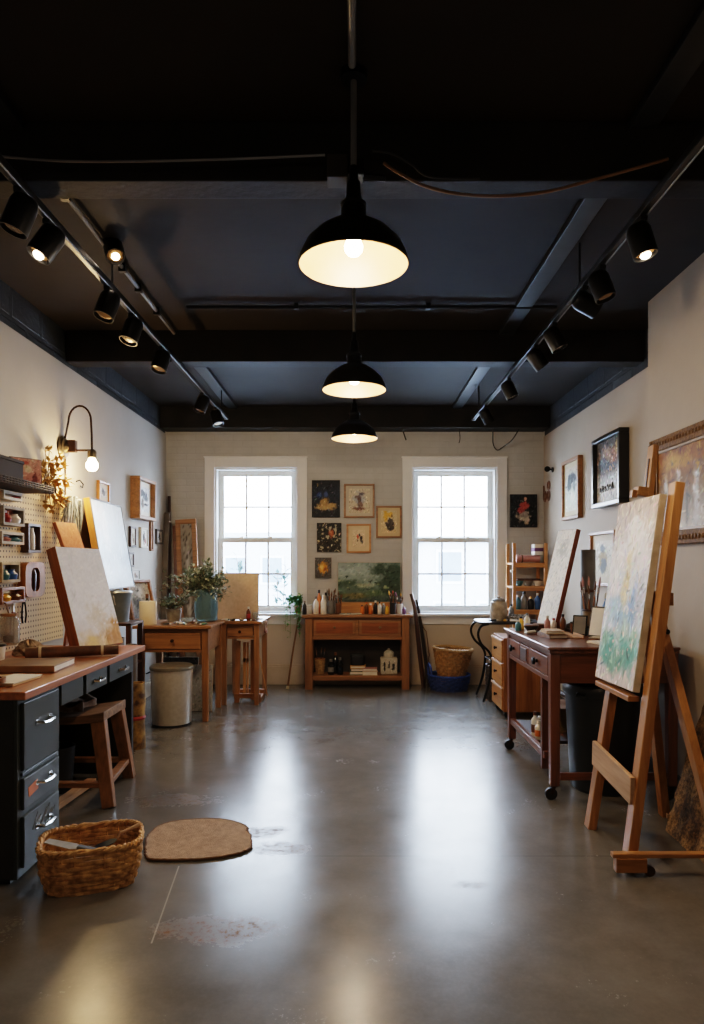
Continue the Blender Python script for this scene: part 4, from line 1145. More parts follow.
# ------------------------------------------------------------------ wooden tables on the window side
def leg_table(name, label, x0, x1, y0, y1, z, drawer_w, m_, lt=.062, apron=.19, over=.03, shelf=None):
    t = thing(name, label, 'table', ((x0 + x1) / 2, (y0 + y1) / 2, 0))
    MB().box(x0 - over, x1 + over, y0 - over, y1 + over * .3, z - .028, z).build('table_top', m_['x'], t, world=True, bev=.005)
    for x in (x0, x1 - lt):
        for y in (y0, y1 - lt):
            MB().bar((x + lt / 2, y + lt / 2, 0), (x + lt / 2, y + lt / 2, z - .028), lt * .8, lt * .8, (1, 0, 0), taper=1.25).build('leg', m_['z'], t, world=True, bev=.004)
    za = z - .028 - apron
    b = MB().box(x0 + lt, x1 - lt, y1 - lt + .01, y1 - .01, za, z - .028).box(x0 + .01, x0 + lt - .01, y0 + lt, y1 - lt, za, z - .028).box(x1 - lt + .01, x1 - .01, y0 + lt, y1 - lt, za, z - .028)
    b.box(x0 + lt, x1 - lt, y0 + .012, y0 + .03, z - .028 - .03, z - .028).box(x0 + lt, x1 - lt, y0 + .012, y0 + .03, za, za + .025)
    b.build('apron', m_['x'], t, world=True, bev=.003)
    w = x1 - x0 - 2 * lt; k = max(1, round(w / drawer_w))
    for i in range(k):
        a, c_ = x0 + lt + w * i / k + .008, x0 + lt + w * (i + 1) / k - .008
        d = MB().box(a, c_, y0 + .002, y0 + .3, za + .028, z - .062).build('drawer', m_['x'], t, world=True, bev=.004)
        MB().lathe([(.008, 0), (.007, .012), (.015, .018), (.015, .026), (.0001, .03)], n=14).xform(Matrix.Translation(((a + c_) / 2, y0 + .002, (za + z - .03) / 2)) @ Matrix.Rotation(math.pi / 2, 4, 'X')).build('knob', rust_metal, d, world=True, smooth=True)
    if shelf:
        MB().box(x0 + .01, x1 - .01, y0 + .02, y1 - .01, shelf, shelf + .03).build('shelf', m_['x'], t, world=True, bev=.003)
    return t
ZA, ZB = .86, .84
leg_table('writing_table', 'brown wooden one-drawer table behind the ribbed steel bin', -1.95, -1.31, 6.10, 6.74, ZA, .6, redwood, apron=.21)
leg_table('side_table', 'narrow wooden table under the kraft drawing board by the window', -1.335, -.955, 6.80, 7.45, ZB, .5, redwood, apron=.15, lt=.055)
t = thing('steel_bin', 'brushed steel lidded waste bin in front of the one-drawer table', 'bin', (-1.615, 6.02, 0))
b = MB().lathe([(.165, 0), (.168, .008), (.182, .50), (.182, .505)], n=44); b.build('bin_body', steel, t, smooth=True)
MB().lathe([(.189, .488), (.191, .5), (.189, .515), (.17, .526), (.05, .532), (.0001, .532)], n=44).build('lid', plain('steel_lid', 'a09a8c', .4, .8), t, smooth=True)
MB().lathe([(.170, .0), (.172, .02), (.168, .022)], n=44).build('base_ring', black_rubber if False else rubber, t, smooth=True)
b = MB()
b.tube([(-.185, -.03, .46), (-.215, -.03, .45), (-.215, .03, .45), (-.185, .03, .46)], .006, 6); b.build('handle', black_metal, t, smooth=True)

# on the one-drawer table
t = thing('pillar_candle', 'fat cream pillar candle on the table corner above the steel bin', 'candle', (-1.885, 6.22, ZA + .001))
MB().lathe([(.075, 0), (.077, .005), (.077, .205), (.072, .212), (.02, .206), (.0001, .205)], n=28).build('wax', plain('cream_wax', 'e2d0b0', .5, 0, 'd8c4a0'), t, smooth=True)
MB().tube([(0, 0, .2), (.003, 0, .225)], .0025, 5).build('wick', PALETTE['black'], t)
picture('leaning_picture', 'thick wooden frame with a floral picture leaning on the table by the wall', 'picture', (-2.03, 6.52, ZA + .001), .34, .40, art([(0, '8c857a'), (1, 'c0bcb4')], [(.4, .4, .3, .3, '5c5a50', .5), (.6, .7, .2, .2, 'd8d4cc', .5)], [(.28, 14, '3c3c34', 0, 1)], 61), math.radians(90 - 25), .03, .05, oak, lean=.25)
t = thing('glass_vase', 'blue glass vase full of sage green foliage on the one-drawer table', 'vase', (-1.43, 6.56, ZA + .001))
MB().lathe([(.085, 0), (.10, .01), (.115, .12), (.108, .26), (.095, .31), (.088, .31), (.10, .26), (.106, .12), (.09, .02), (.0001, .018)], n=30).build('vase_body', clear_glass('blue_vase_glass', (.32, .55, .66), .08), t, smooth=True)
t = thing('foliage_bouquet', 'loose bouquet of pale sage leaves and white buds in the blue vase', 'bouquet', (-1.43, 6.56, ZA + .03))
b, l, w_ = MB(), MB(), MB(); rnd = random.Random(8)
for k in range(95):
    a = rnd.uniform(0, 6.28); R = rnd.uniform(.04, .42)
    side = 1 if math.cos(a) < 0 else .5
    e = Vector((R * math.cos(a) * side * 1.05, R * math.sin(a) * .55, rnd.uniform(.12, .47) - R * .35 + .12))
    m_ = Vector((e.x * .2, e.y * .2, .29))
    pts = [Vector((0, 0, 0)) + Vector((rnd.uniform(-.04, .04), rnd.uniform(-.04, .04), .0)), m_, m_.lerp(e, .55) + Vector((0, 0, .04)), e]
    b.tube(pts, .0025, 4)
    for j in range(22):
        p = pts[1].lerp(e, .25 + .75 * rnd.random()) + Vector((rnd.uniform(-.03, .03), rnd.uniform(-.03, .03), rnd.uniform(-.02, .05)))
        tgt = w_ if rnd.random() < .36 else l
        tgt.leaf(p, (rnd.uniform(-1, 1), rnd.uniform(-1, 1), rnd.uniform(-.4, 1)), (0, 0, 1), rnd.uniform(.03, .06), .028)
b.build('stem', stem_br, t); l.build('leaves', leaf_d, t); w_.build('blossoms', leaf_w, t)
bottle((-1.375, 6.69, ZA + .001), 'slim bright blue bottle beside the blue vase', .30, .028, plain('bright_blue_glass', '4a8cb8', .15), PALETTE['white'])
pot((-1.56, 6.36, ZA + .001), 'low clear glass dish on the one-drawer table before the vase', .05, .05, .065, clear_glass('dish_glass', (.7, .8, .85)), name='dish', cat='dish')
pot((-1.74, 6.56, ZA + .001), 'grey pot of sage cuttings behind the pillar candle', .12, .06, .075, grey_cer, name='plant_pot', cat='pot')
t = thing('leafy_cuttings', 'bunch of dark sage cuttings spilling from the grey pot behind the candle', 'plant', (-1.74, 6.56, ZA + .02))
b, l = MB(), MB()
for k in range(22):
    a = rnd.uniform(0, 6.28); R = rnd.uniform(.05, .18); e = Vector((R * math.cos(a), R * math.sin(a) * .7, rnd.uniform(.12, .26)))
    b.tube([(0, 0, 0), (e.x * .3, e.y * .3, .12), e], .0025, 4)
    for j in range(14):
        p = Vector((e.x * .3, e.y * .3, .12)).lerp(e, rnd.random()); l.leaf(p, (rnd.uniform(-1, 1), rnd.uniform(-1, 1), rnd.uniform(-.4, 1)), (0, 0, 1), rnd.uniform(.03, .055), .024)
b.build('stem', stem_br, t); l.build('leaves', leaf_d, t)
bottle((-2.02, 6.16, ZA + .001) if False else (-1.94, 6.38, ZA + .001), 'tall dark bottle with a cork behind the pillar candle', .27, .033, plain('dark_olive_glass', '3c3a2c', .15), PALETTE['brown'])
cols = ['black', 'grey', 'silver', 'white', 'teal', 'brown', 'silver', 'black', 'green']
for i, cn in enumerate(cols):
    nm = {'silver': 'bare silver'}.get(cn, cn)
    x, y = -1.70 + .042 * i, 6.15 + .05 * ((i * 7) % 4)
    first = cols.index(cn) == i
    tube_of_paint((x, y, ZA + .001), f'{nm} paint tube lying among others on the one-drawer table' + ('' if cols.count(cn) == 1 else (', nearer the candle' if first else ', farther from the candle')), i * 1.3, cn, 'paint tubes on the one-drawer table', L=.085, r=.011)
# on the side table
t = picture('drawing_board', 'plain kraft brown drawing board propped up on the side table', 'drawing board', (-1.19, 6.95, ZB + .004), .42, .475, art([(0, 'cdb094'), (1, 'd2b69c')], seed=71, strokes=0), '-y', fd=.022, canvas=True, lean=.07, side=plain('board_red_edge', '6c3024', .6))
b = MB().bar((-.1, .0, .3), (-.1, .17, .012), .03, .015).bar((.1, .0, .3), (.1, .17, .012), .03, .015)
b.build('prop_leg', oak['z'], t)
bottle((-1.07, 6.86, ZB + .001), 'small brown bottle with a white cap before the kraft board', .14, .022, plain('brown_bottle', '5c3420', .2), PALETTE['white'], band=PALETTE['red'])
pot((-1.0, 6.87, ZB + .001), 'small clear tumbler beside the kraft board', .085, .026, .03, clear_glass('tumbler_glass', (.85, .88, .88)), name='tumbler', cat='glass')
for i, (x, y, cn, lab) in enumerate(((-1.30, 6.84, 'white', 'at the drawer end of the side table'), (-1.22, 6.83, 'black', 'on the side table'), (-1.14, 6.84, 'silver', 'before the kraft board'), (-.965, 6.93, 'white', 'at the window end of the side table'), (-1.01, 6.81, 'brown', 'beside the tumbler'))):
    tube_of_paint((x, y, ZB + .001), f'{"bare silver" if cn == "silver" else cn} paint tube lying {lab}', .4 + i * .9, cn, 'paint tubes on the side table', L=.08, r=.012)
t = thing('hanging_rag', 'white and red paint rag hung over the side table corner', 'rag', (-.918, 6.95, ZB - .13))
vs, fs = [], []
for j in range(13):
    for k in range(16):
        a = 2 * math.pi * k / 16; z = .13 * j / 12; r = .022 + .008 * math.sin(a * 4 + j * .5) + .008 * math.sin(j * .8)
        vs.append((.012 + r * math.cos(a) * .5 + (0), r * math.sin(a) * 1.4, z))
for j in range(12):
    for k in range(16): fs.append((j * 16 + k, j * 16 + (k + 1) % 16, (j + 1) * 16 + (k + 1) % 16, (j + 1) * 16 + k))
fs += [tuple(range(15, -1, -1)), tuple(range(12 * 16, 13 * 16))]
MB().add(vs, fs).build('cloth', plain('red_white_rag', 'd0c4b8', .9, 0, '8c4438', nscale=20), t, smooth=True)
# folded wooden easel stored under the side table
t = thing('folded_easel', 'small wooden easel folded up and stored under the side table', 'easel', (-1.08, 7.05, 0))
b = MB()
MB().bar((-1.20, 6.95, .0), (-1.20, 7.02, .62), .05, .035).build('upright', oak['z'], t, world=True, bev=.003)
MB().bar((-1.06, 7.10, .0), (-1.06, 7.12, .62), .05, .035).build('upright', oak['z'], t, world=True, bev=.003)
b = MB().box(-1.155, -1.125, 7.045, 7.07, .05, .60).box(-1.115, -1.10, 7.045, 7.07, .05, .60).box(-1.155, -1.10, 7.045, 7.07, .40, .44); b.build('slotted_mast', pine['z'], t, world=True, bev=.002)
MB().box(-1.23, -.96, 6.93, 6.97, .05, .09).box(-1.23, -.96, 7.20, 7.24, .05, .09).build('base_rail', oak['x'], t, world=True, bev=.003)
MB().box(-.99, -.955, 6.93, 7.24, .0, .05).box(-1.23, -1.195, 6.97, 7.24, .0, .05).build('foot', oak['y'], t, world=True, bev=.003)
t = thing('wooden_dowel', 'thin green-tipped dowel leaning under the side table', 'dowel', (-.97, 7.32, 0))
MB().tube([(0.03, 0, 0), (-.09, .02, .58)], .006, 6).build('rod', pine['z'], t, smooth=True)
MB().tube([(-.085, .019, .55), (-.093, .0205, .595)], .007, 6).build('green_tip', PALETTE['green'], t, smooth=True)
for i, (x, w, h, lab, a, m_) in enumerate(((-1.70, .34, .5, 'dark canvas turned to the wall at the back under the one-drawer table', .12, 'black'), (-1.50, .26, .44, 'pale canvas stored at the back under the one-drawer table', .14, 'white'))):
    picture('stored_canvas', lab, 'canvas', (x, 6.64 - .09 * i, .002), w, h, art([(0, '3c3834' if i == 0 else '8c8880'), (1, '4c4640' if i == 0 else 'a8a49c')], seed=80 + i), '-y', fd=.025, canvas=True, lean=a)
# ------------------------------------------------------------------ pictures on the brick wall
def backpic(name, label, px0, px1, py0, py1, func, cat='picture', **k):
    a, c_ = W(px0, py0, YB), W(px1, py1, YB)
    return picture(name, label, cat, ((a.x + c_.x) / 2, YB - .002, c_.z), c_.x - a.x, a.z - c_.z, func, '-y', **k)
night = art([(0, '1c2026'), (.3, '20242c'), (.6, '1c2638'), (1, '181c22')], [(.5, .3, .42, .12, 'b09060', .35), (.45, .42, .2, .14, '9c7c4c', .4), (.5, .62, .08, .1, '3c5080', .5), (.25, .6, .12, .12, '2c4470', .6)], [(.2, 20, 'b89c64', .82, .95), (.16, 22, '8c98ac', .4, .8)], 101, asp=1.3)
backpic('picture_canvas', 'dark night painting with a golden mound, highest beside the window', 312, 340, 480.5, 517.5, night, 'painting', fd=.03, canvas=True, side=PALETTE['black'])
fig = art([(0, 'c4b49c'), (1, 'c8bca8')], [(.5, .55, .32, .36, '9ca0aa', .6), (.5, .5, .1, .34, '5c4a44', .4), (.42, .66, .2, .07, '6c5a5a', .4), (.6, .78, .16, .07, '5a5460', .4), (.5, .18, .36, .08, '6a4a3c', .4), (.62, .35, .1, .14, '7c6058', .4)], [(.2, 14, '54505a', .15, .85)], 102)
backpic('framed_picture', 'brown framed pale picture of a twisting dark figure, beside the night painting', 344, 374.5, 484, 518, fig, fw=.022, fd=.03, fmat=redwood, mount=.035, mmat=plain('mount_lilac', 'c4b8a8', .8))
speck = art([(0, '2c2a26'), (1, '26282a')], [(.6, .65, .14, .2, 'b06040', .5)], [(.36, 13, 'b0a890', 0, 1), (.22, 20, 'd4c8ac', 0, .35), (.14, 16, '8c4838', .3, 1)], 103)
backpic('picture_canvas', 'small dark canvas speckled with cream marks under the night painting', 317, 341.5, 523, 552, speck, 'painting', fd=.03, canvas=True, side=PALETTE['black'])
red = art([(0, 'd2b898'), (1, 'd8c2a4')], [(.42, .6, .12, .16, 'c05438', .4), (.7, .5, .14, .2, '2e2c2c', .35), (.55, .7, .08, .1, '3c3a3a', .4), (.4, .36, .12, .08, '5c4438', .4), (.75, .3, .1, .14, '484444', .4)], seed=104)
backpic('framed_picture', 'orange-brown framed picture of a small red and black sketch on wide cream', 346.5, 371, 524, 553, red, fw=.022, fd=.03, fmat=pine, mount=.05, mmat=plain('mount_peach', 'd6be9c', .8))
yel = art([(0, 'd0b48c'), (1, 'cbb896')], [(.3, .72, .16, .3, 'd2a03c', .4), (.55, .82, .25, .14, 'd8a848', .4), (.58, .32, .34, .22, '3c3632', .3), (.6, .52, .18, .2, '4a4440', .35), (.7, .75, .08, .08, '8c7048', .5)], [(.14, 14, '8c8478', .1, .5)], 105)
backpic('framed_picture', 'brown framed picture of a dark seated shape against yellow, nearest the shelf window', 376, 401.5, 506, 538, yel, fw=.022, fd=.03, fmat=redwood, mount=.035, mmat=plain('mount_tan', 'cdb48e', .8))
flower = art([(0, '4c4a48'), (1, '545250')], [(.5, .5, .34, .34, 'd08c34', .4), (.42, .55, .14, .16, 'e8c070', .5), (.62, .42, .12, .12, '8c4c24', .5)], seed=106)
backpic('picture_canvas', 'tiny grey canvas with an orange flower, lowest beside the window', 315, 331.5, 557.5, 578, flower, 'painting', fd=.025, canvas=True, side=PALETTE['grey'], res=40)
lady = art([(0, '1e2226'), (1, '1a2024')], [(.5, .30, .28, .2, 'b4a898', .35), (.55, .38, .18, .12, '8c8480', .4), (.52, .66, .2, .13, 'a84a44', .35), (.40, .52, .14, .12, '94403c', .4), (.56, .86, .06, .06, 'c49c88', .4), (.6, .12, .1, .05, 'a89478', .4)], [(.2, 18, '4c4844', .15, .45)], 107)
backpic('picture_canvas', 'black canvas with a figure in a red and white dress above the open shelf', 509.5, 536.5, 494.5, 527.5, lady, 'painting', fd=.03, canvas=True, side=PALETTE['black'])
p = W(377, 480, YB)

# ------------------------------------------------------------------ two-drawer table between the windows
t = thing('console_table', 'wooden two-drawer table with a low shelf between the two windows', 'table', (.025, 7.8, 0))
x0, x1, y0, y1, z = -.56, .61, 7.64, 7.955, .84
MB().box(x0 - .035, x1 + .035, y0 - .03, y1 + .005, z - .03, z).build('table_top', redwood['x'], t, bev=.006, world=True)
for x in (x0, x1 - .085):
    for y in (y0, y1 - .07):
        MB().box(x, x + .085, y, y + .07, 0, z - .03).build('leg', redwood['z'], t, bev=.004, world=True)
b = MB().box(x0 + .085, x1 - .085, y0 + .012, y0 + .03, .56, .60).box(x0 + .085, x1 - .085, y0 + .012, y0 + .03, z - .055, z - .03).box(.01, .04, y0 + .012, y0 + .03, .60, z - .055)
b.box(x0 + .085, x1 - .085, y1 - .025, y1 - .01, .56, z - .03).box(x0 + .02, x0 + .065, y0 + .07, y1 - .07, .56, z - .03).box(x1 - .065, x1 - .02, y0 + .07, y1 - .07, .56, z - .03)
b.build('apron', redwood['x'], t, bev=.003, world=True)
MB().box(x0 + .085, x1 - .085, y1 - .02, y1 - .008, .155, .56).build('back_panel', plain('under_table_shade', '3a3430', .8), t, world=True)  # dark sheet added to stand in for the shade under the table
for a, c_ in ((x0 + .095, .005), (.045, x1 - .095)):
    d = MB().box(a, c_, y0 + .004, y0 + .25, .605, z - .06).build('drawer', redwood['x'], t, bev=.004, world=True)
    MB().box(a + .03, c_ - .03, y0 + .0, y0 + .004, .63, z - .085).build('drawer_panel', wood('drawer_panel_wood', '965428', '683a1a', 'x'), d, bev=.002, world=True)
    MB().lathe([(.008, 0), (.007, .01), (.014, .016), (.013, .024), (.0001, .027)], n=14).xform(Matrix.Translation(((a + c_) / 2, y0, .70)) @ Matrix.Rotation(math.pi / 2, 4, 'X')).build('knob', brass_old, d, smooth=True, world=True)
MB().box(x0 + .03, x1 - .03, y0 + .02, y1 - .01, .10, .155).build('shelf', redwood['x'], t, bev=.004, world=True)
ZT, ZS = .841, .156
# easel stand and landscape
t = thing('table_easel', 'low honey wood tabletop easel behind the jars on the two-drawer table', 'table easel', (.17, 7.9, ZT))
MB().box(-.36, .36, -.012, .045, 0, .125).build('ledge', pine['x'], t, bev=.003)
for x in (-.27, .27): MB().bar((x, .055, 0), (x, .085, .5), .03, .018).build('upright', pine['z'], t, bev=.002)
land = art([(0, '44524c'), (.22, '52645a'), (.4, '687c72'), (.62, '8c9c96'), (.8, '9cacaa'), (1, '84948f')], [(.85, .7, .36, .5, '3a4c42', .5), (.95, .35, .3, .3, '34443a', .5), (.12, .45, .24, .16, '3e5044', .5), (.4, .42, .22, .08, 'a4aa90', .6), (.3, .15, .3, .1, '6c6848', .6), (.6, .22, .2, .1, '54684e', .6)], [(.28, 16, '8c9878', .2, .6), (.25, 22, '2c3a34', 0, .7)], 110, asp=.7, warp=.25, strokes=500, sl=.035, sw=.011, jit=.08, up=.15)
picture('landscape_painting', 'wide dark green landscape painting resting on the tabletop easel', 'painting', (.165, 7.925, ZT + .126), .73, .46, land, '-y', fd=.028, canvas=True, lean=.06, res=90)
# jars, brushes, bottles
def Tt(px, Y=7.76): return Vector(((px - CX) * Y / F, Y, ZT))
jars = [(309, 7.80, .10, .038, 'white', 'white ceramic jar at the plant end of the two-drawer table'), (331, 7.80, .15, .042, 'grey', 'tall grey jar of brushes on the two-drawer table'),
        (338.5, 7.75, .12, .034, 'brown', 'small brown jar of brushes before the landscape painting'), (393, 7.74, .13, .036, 'black', 'black jar of coloured brushes on the two-drawer table'), (399.5, 7.81, .11, .034, 'white', 'white jar of brushes at the stick end of the two-drawer table')]
for px, Y, h, r, cn, lab in jars:
    p = Tt(px, Y); pot(p, lab, h, r * .9, r, PALETTE[cn], rim=PALETTE[cn])
    if cn == 'white' and px < 320: 
        continue
    n = {331: 9, 338.5: 8, 393: 8}.get(px, 5)
    for k in range(n):
        a = 2 * math.pi * k / n
        bmx = [bristle, PALETTE['purple'], PALETTE['red'], PALETTE['white'], PALETTE['yellow'], PALETTE['brown']][k % 6] if px > 390 else [bristle, PALETTE['brown'], PALETTE['grey']][k % 3]
        brush(p + Vector((.012 * math.cos(a), .012 * math.sin(a), .014)), (.14 * math.cos(a), .10 * math.sin(a), 1), 'thin paintbrush standing in the ' + lab.split(' at ')[0].split(' before ')[0].split(' on ')[0], 'paintbrushes in the ' + lab.split(' of ')[0], L=h + random.uniform(.07, .13), r=.0065, hm=[oak['z'], darkwood['z'], PALETTE['black']][k % 3], bm=bmx)
def tb(px, Y, h, r, body, cap, lab, **k): bottle(Tt(px, Y), lab, h, r, PALETTE[body], PALETTE[cap], **k)
tb(316, 7.74, .20, .030, 'white', 'grey', 'white plastic bottle with grey cap near the plant end of the table')
tb(319, 7.86, .27, .028, 'orange', 'black', 'tall orange bottle with a black cap behind the white bottles')
tb(323.5, 7.72, .22, .034, 'white', 'white', 'wide white bottle with white cap beside the grey brush jar')
tb(326, 7.86, .24, .034, 'grey', 'black', 'grey bottle with a black cap behind the wide white one')
tb(304.5, 7.70, .15, .025, 'black', 'grey', 'black bottle at the very corner of the two-drawer table beside the plant')
for i, (px, Y, h, r, c1, c2, lab) in enumerate(((362, 7.76, .10, .022, 'orange', 'black', 'short orange paint bottle with black cap, first of the coloured bottles'),
        (366.5, 7.80, .13, .024, 'brown', 'orange', 'brown paint bottle with an orange cap on the two-drawer table'),
        (370.5, 7.74, .12, .022, 'orange', 'white', 'orange paint bottle with a white cap before the landscape'),
        (375.5, 7.78, .15, .024, 'black', 'white', 'black paint bottle with a white cap before the landscape'),
        (379.5, 7.72, .14, .022, 'white', 'black', 'white paint bottle with a black cap before the landscape'),
        (383.5, 7.80, .12, .022, 'grey', 'white', 'grey paint bottle with a white cap before the landscape'),
        (387, 7.73, .11, .022, 'yellow', 'orange', 'yellow paint bottle with an orange cap beside the black brush jar'),
        (404, 7.74, .09, .022, 'purple', 'white', 'purple paint bottle with a white cap at the stick end of the table'))):
    tb(px, Y, h, r, c1, c2, lab, name='paint_bottle', cat='paint bottle')
t = thing('paint_palette', 'flat pale mixing palette lying at the front of the two-drawer table', 'palette', (-.10, 7.71, ZT + .001))
MB().prism([(.075 * math.cos(q) * (1 + .1 * math.sin(2 * q)), .045 * math.sin(q)) for q in [2 * math.pi * k / 28 for k in range(28)]], 0, .006).build('board', paper, t)
b = MB()
for k, q in enumerate((.3, 1.2, 2.1, 3.0)): b.ball((.05 * math.cos(q), .026 * math.sin(q), .007), .012, (1, 1, .5), 10)
b.build('paint_daub', PALETTE['teal'], t, smooth=True)
t = thing('sketch_paper', 'small stack of white paper beside the mixing palette', 'paper', (.01, 7.72, ZT + .001), (0, 0, .2))
MB().box(-.06, .06, -.04, .04, 0, .008).build('sheets', paper, t); MB().box(-.05, .055, -.035, .03, .008, .0095, rot=(0, 0, .2)).build('top_sheet', PALETTE['white'], t)
# on the low shelf
p = W(320, 676, 7.8)
t = thing('wicker_pot', 'tan woven pot of brushes on the low shelf of the two-drawer table', 'pot', (-.40, 7.79, ZS + .001))
wicker(t, [(.042, 0), (.052, .1), (.056, .17)], plain('tan_weave', 'b08c5c', .7, 0, '8a6840', nscale=40), oak['x'], 8, rt=.006, n=48, stakes=14, wob=.004, rimr=.007)
for k in range(5):
    a = 1.26 * k; brush((-.40 + .015 * math.cos(a), 7.79 + .015 * math.sin(a), ZS + .014), (.16 * math.cos(a), .12 * math.sin(a), 1), 'dark paintbrush standing in the tan woven pot', 'paintbrushes in the tan woven pot', L=.29, hm=darkwood['z'])
for px, Y, h, lab in ((331, 7.74, .17, 'short black bottle first beside the woven pot on the low shelf'), (335.5, 7.82, .24, 'tallest black bottle on the low shelf of the two-drawer table'), (340, 7.75, .19, 'black bottle nearest the book stack on the low shelf')):
    bottle(Vector(((px - CX) * Y / F, Y, ZS + .001)), lab, h, .036, plain('dark_bottle_glass', '101214', .1), PALETTE['grey'] if h < .2 else PALETTE['brown'], band=PALETTE['grey'] if h < .18 else None)
bx = .05
book((bx - .01, 7.80, ZS + .001), 'green book at the bottom of the stack on the low shelf', .20, .16, .035, .0, PALETTE['green'])
book((bx - .005, 7.80, ZS + .037), 'tan book second in the stack on the low shelf', .19, .15, .03, .05, PALETTE['brown'])
book((bx - .015, 7.80, ZS + .068), 'yellow book on top of the stack on the low shelf', .17, .14, .03, -.06, PALETTE['yellow'])
book((.17, 7.735, ZS + .001), 'cream paperback lying in front of the book stack', .17, .13, .045, .02, cream)
book((.17, 7.735, ZS + .047), 'thin pink paperback on the cream one in front of the stack', .16, .12, .03, -.04, PALETTE['pink'])
t = thing('tin_box', 'dark rounded tin box standing on the yellow book', 'tin', (bx - .02, 7.81, ZS + .099))
MB().prism([rr(.08, .055, 4)(2 * math.pi * k / 32) for k in range(32)], 0, .10).build('tin_body', PALETTE['black'], t, bev=.004)
MB().prism([rr(.083, .058, 4)(2 * math.pi * k / 32) for k in range(32)], .10, .125).build('lid', plain('tin_lid', '2c302e', .4, .4), t, bev=.004)
t = thing('patterned_canister', 'square black and white patterned canister with round lid on the low shelf', 'canister', (.385, 7.78, ZS + .001))
MB().box(-.095, .095, -.07, .07, 0, .19).build('canister_body', plain('canister_cream', 'b8ac98', .6), t, bev=.012)
painted('printed_face', .17, .165, art([(0, 'b4a894'), (1, 'bcb09c')], [(.2, .5, .08, .4, '2c2a28', .3), (.5, .55, .07, .3, '34302e', .3), (.78, .5, .1, .36, '2c2a28', .3)], [(.16, 16, '4c4844', 0, 1)], 120), t, -.0715, z0=.012, res=40)
MB().lathe([(.06, .19), (.062, .23), (.055, .25), (.03, .27), (.012, .275), (.014, .292), (.0001, .295)], n=20).build('lid', plain('lid_pale', 'aaa290', .4), t, smooth=True)
# potted trailing plant on the sill, stick below it
t = thing('plant_pot', 'small terracotta pot on the end of the window sill by the two-drawer table', 'pot', (-.665, 7.962, .835))
MB().lathe([(.032, 0), (.044, .075), (.048, .075), (.048, .092), (.042, .092), (.04, .07), (.0001, .07)], n=20).build('pot_body', plain('terracotta', '9c5c3c', .7), t, smooth=True)
MB().lathe([(.0001, .075), (.04, .073)], n=16).build('soil', soil, t)
t = thing('trailing_plant', 'bright green trailing plant spilling over the window sill by the table', 'plant', (-.665, 7.962, .90))
b, l = MB(), MB(); rnd = random.Random(17)
for k in range(34):
    a = rnd.uniform(math.pi, 2 * math.pi) if k % 3 else rnd.uniform(0, 6.28)
    R = rnd.uniform(.06, .14); drop = rnd.uniform(-.36, .12) if math.sin(a) < -.3 else rnd.uniform(.02, .16)
    e1 = Vector((R * math.cos(a), max(-.15, R * math.sin(a) - .04), .08 + .05 * rnd.random())); e2 = Vector((e1.x * 1.15, e1.y * 1.05 - .01, drop))
    if e2.y > .02: e2.y = .02
    if e1.x > .03: e1.x *= .35; e2.x = e1.x
    pts = [Vector((0, 0, -.01)), e1 * .5 + Vector((0, 0, .06)), e1, e2]
    b.tube(pts, .0022, 4)
    for j in range(14):
        p = (pts[1].lerp(e1, rnd.random()) if j < 5 else e1.lerp(e2, rnd.random())) + Vector((rnd.uniform(-.012, .012), rnd.uniform(-.012, .0), rnd.uniform(-.01, .02)))
        l.leaf(p, (rnd.uniform(-1, 1), rnd.uniform(-1, .2), rnd.uniform(-.8, .6)), (0, 0, 1), rnd.uniform(.03, .05), .032)
b.build('vine', leaf_g, t); l.build('leaves', leaf_g, t)
t = thing('walking_stick', 'thin brown stick with a pale tip leaning beneath the trailing plant', 'stick', (-.76, 7.70, 0))
MB().tube([(0, 0, .01), (.05, .09, .4), (.11, .17, .80)], [.011, .010, .009], 8).build('shaft', plain('stick_brown', '7c5836', .6), t, smooth=True)
MB().tube([(-.003, -.004, .0), (.003, .004, .03)], .017, 8).build('tip', cream, t, smooth=True)
# dark sticks beside the table
for i, (pts, r, lab, m_) in enumerate((
        ([(.78, 7.78, 0), (.74, 7.84, .4), (.695, 7.93, .9), (.655, 7.965, 1.06)], [.022, .026, .022, .02], 'thick dark crooked stick leaning on the wall beside the two-drawer table', darkwood['z']),
        ([(.84, 7.80, 0), (.80, 7.86, .4), (.745, 7.94, .85), (.715, 7.97, .99)], [.016, .02, .018, .012], 'second dark stick leaning just right of the thick crooked one', plain('dark_bark', '2c221c', .9)),
        ([(.80, 7.90, 0), (.86, 7.92, .35), (.83, 7.95, .62), (.775, 7.985, .70)], [.007, .007, .006, .005], 'thin curved wire-like stick bending toward the blue basket', stem_br))):
    o = MB().tube([Vector(p) - Vector(pts[0]) for p in pts], r, 8).build('leaning_stick', m_, smooth=True); o.location = pts[0]
    tag(o, lab, 'stick')

# blue basket with a tan one inside
t = thing('blue_basket', 'round blue woven basket on the floor beneath the shelf-side window', 'basket', (1.055, 7.68, 0))
wicker(t, [(.195, 0), (.225, .1), (.232, .17)], plain('blue_weave', '27407c', .6, 0, '1c2c58', nscale=40), plain('blue_rim', '30509a', .6), 7, rt=.009, n=84, stakes=26, wob=.007, rimr=.010)
b = MB()
b.tube([(-.225 , .0, .16), (-.236, .0, .26), (-.23, -.05, .30), (-.215, -.1, .26), (-.20, -.11, .16)], .013, 8)
b.build('handle', plain('blue_handle', '2c4688', .6), t, smooth=True)
t = thing('wicker_basket', 'tan openwork wicker basket nested in the blue woven basket', 'basket', (1.075, 7.685, .028), (0, .06, 0))
wicker(t, [(.12, 0), (.15, .14), (.17, .22), (.215, .43)], plain('tan_wicker', 'a87e4c', .7, 0, '7c5830', nscale=40), plain('tan_rim', 'bc9460', .7), 12, rt=.009, n=84, stakes=22, wob=.008, rimr=.015)
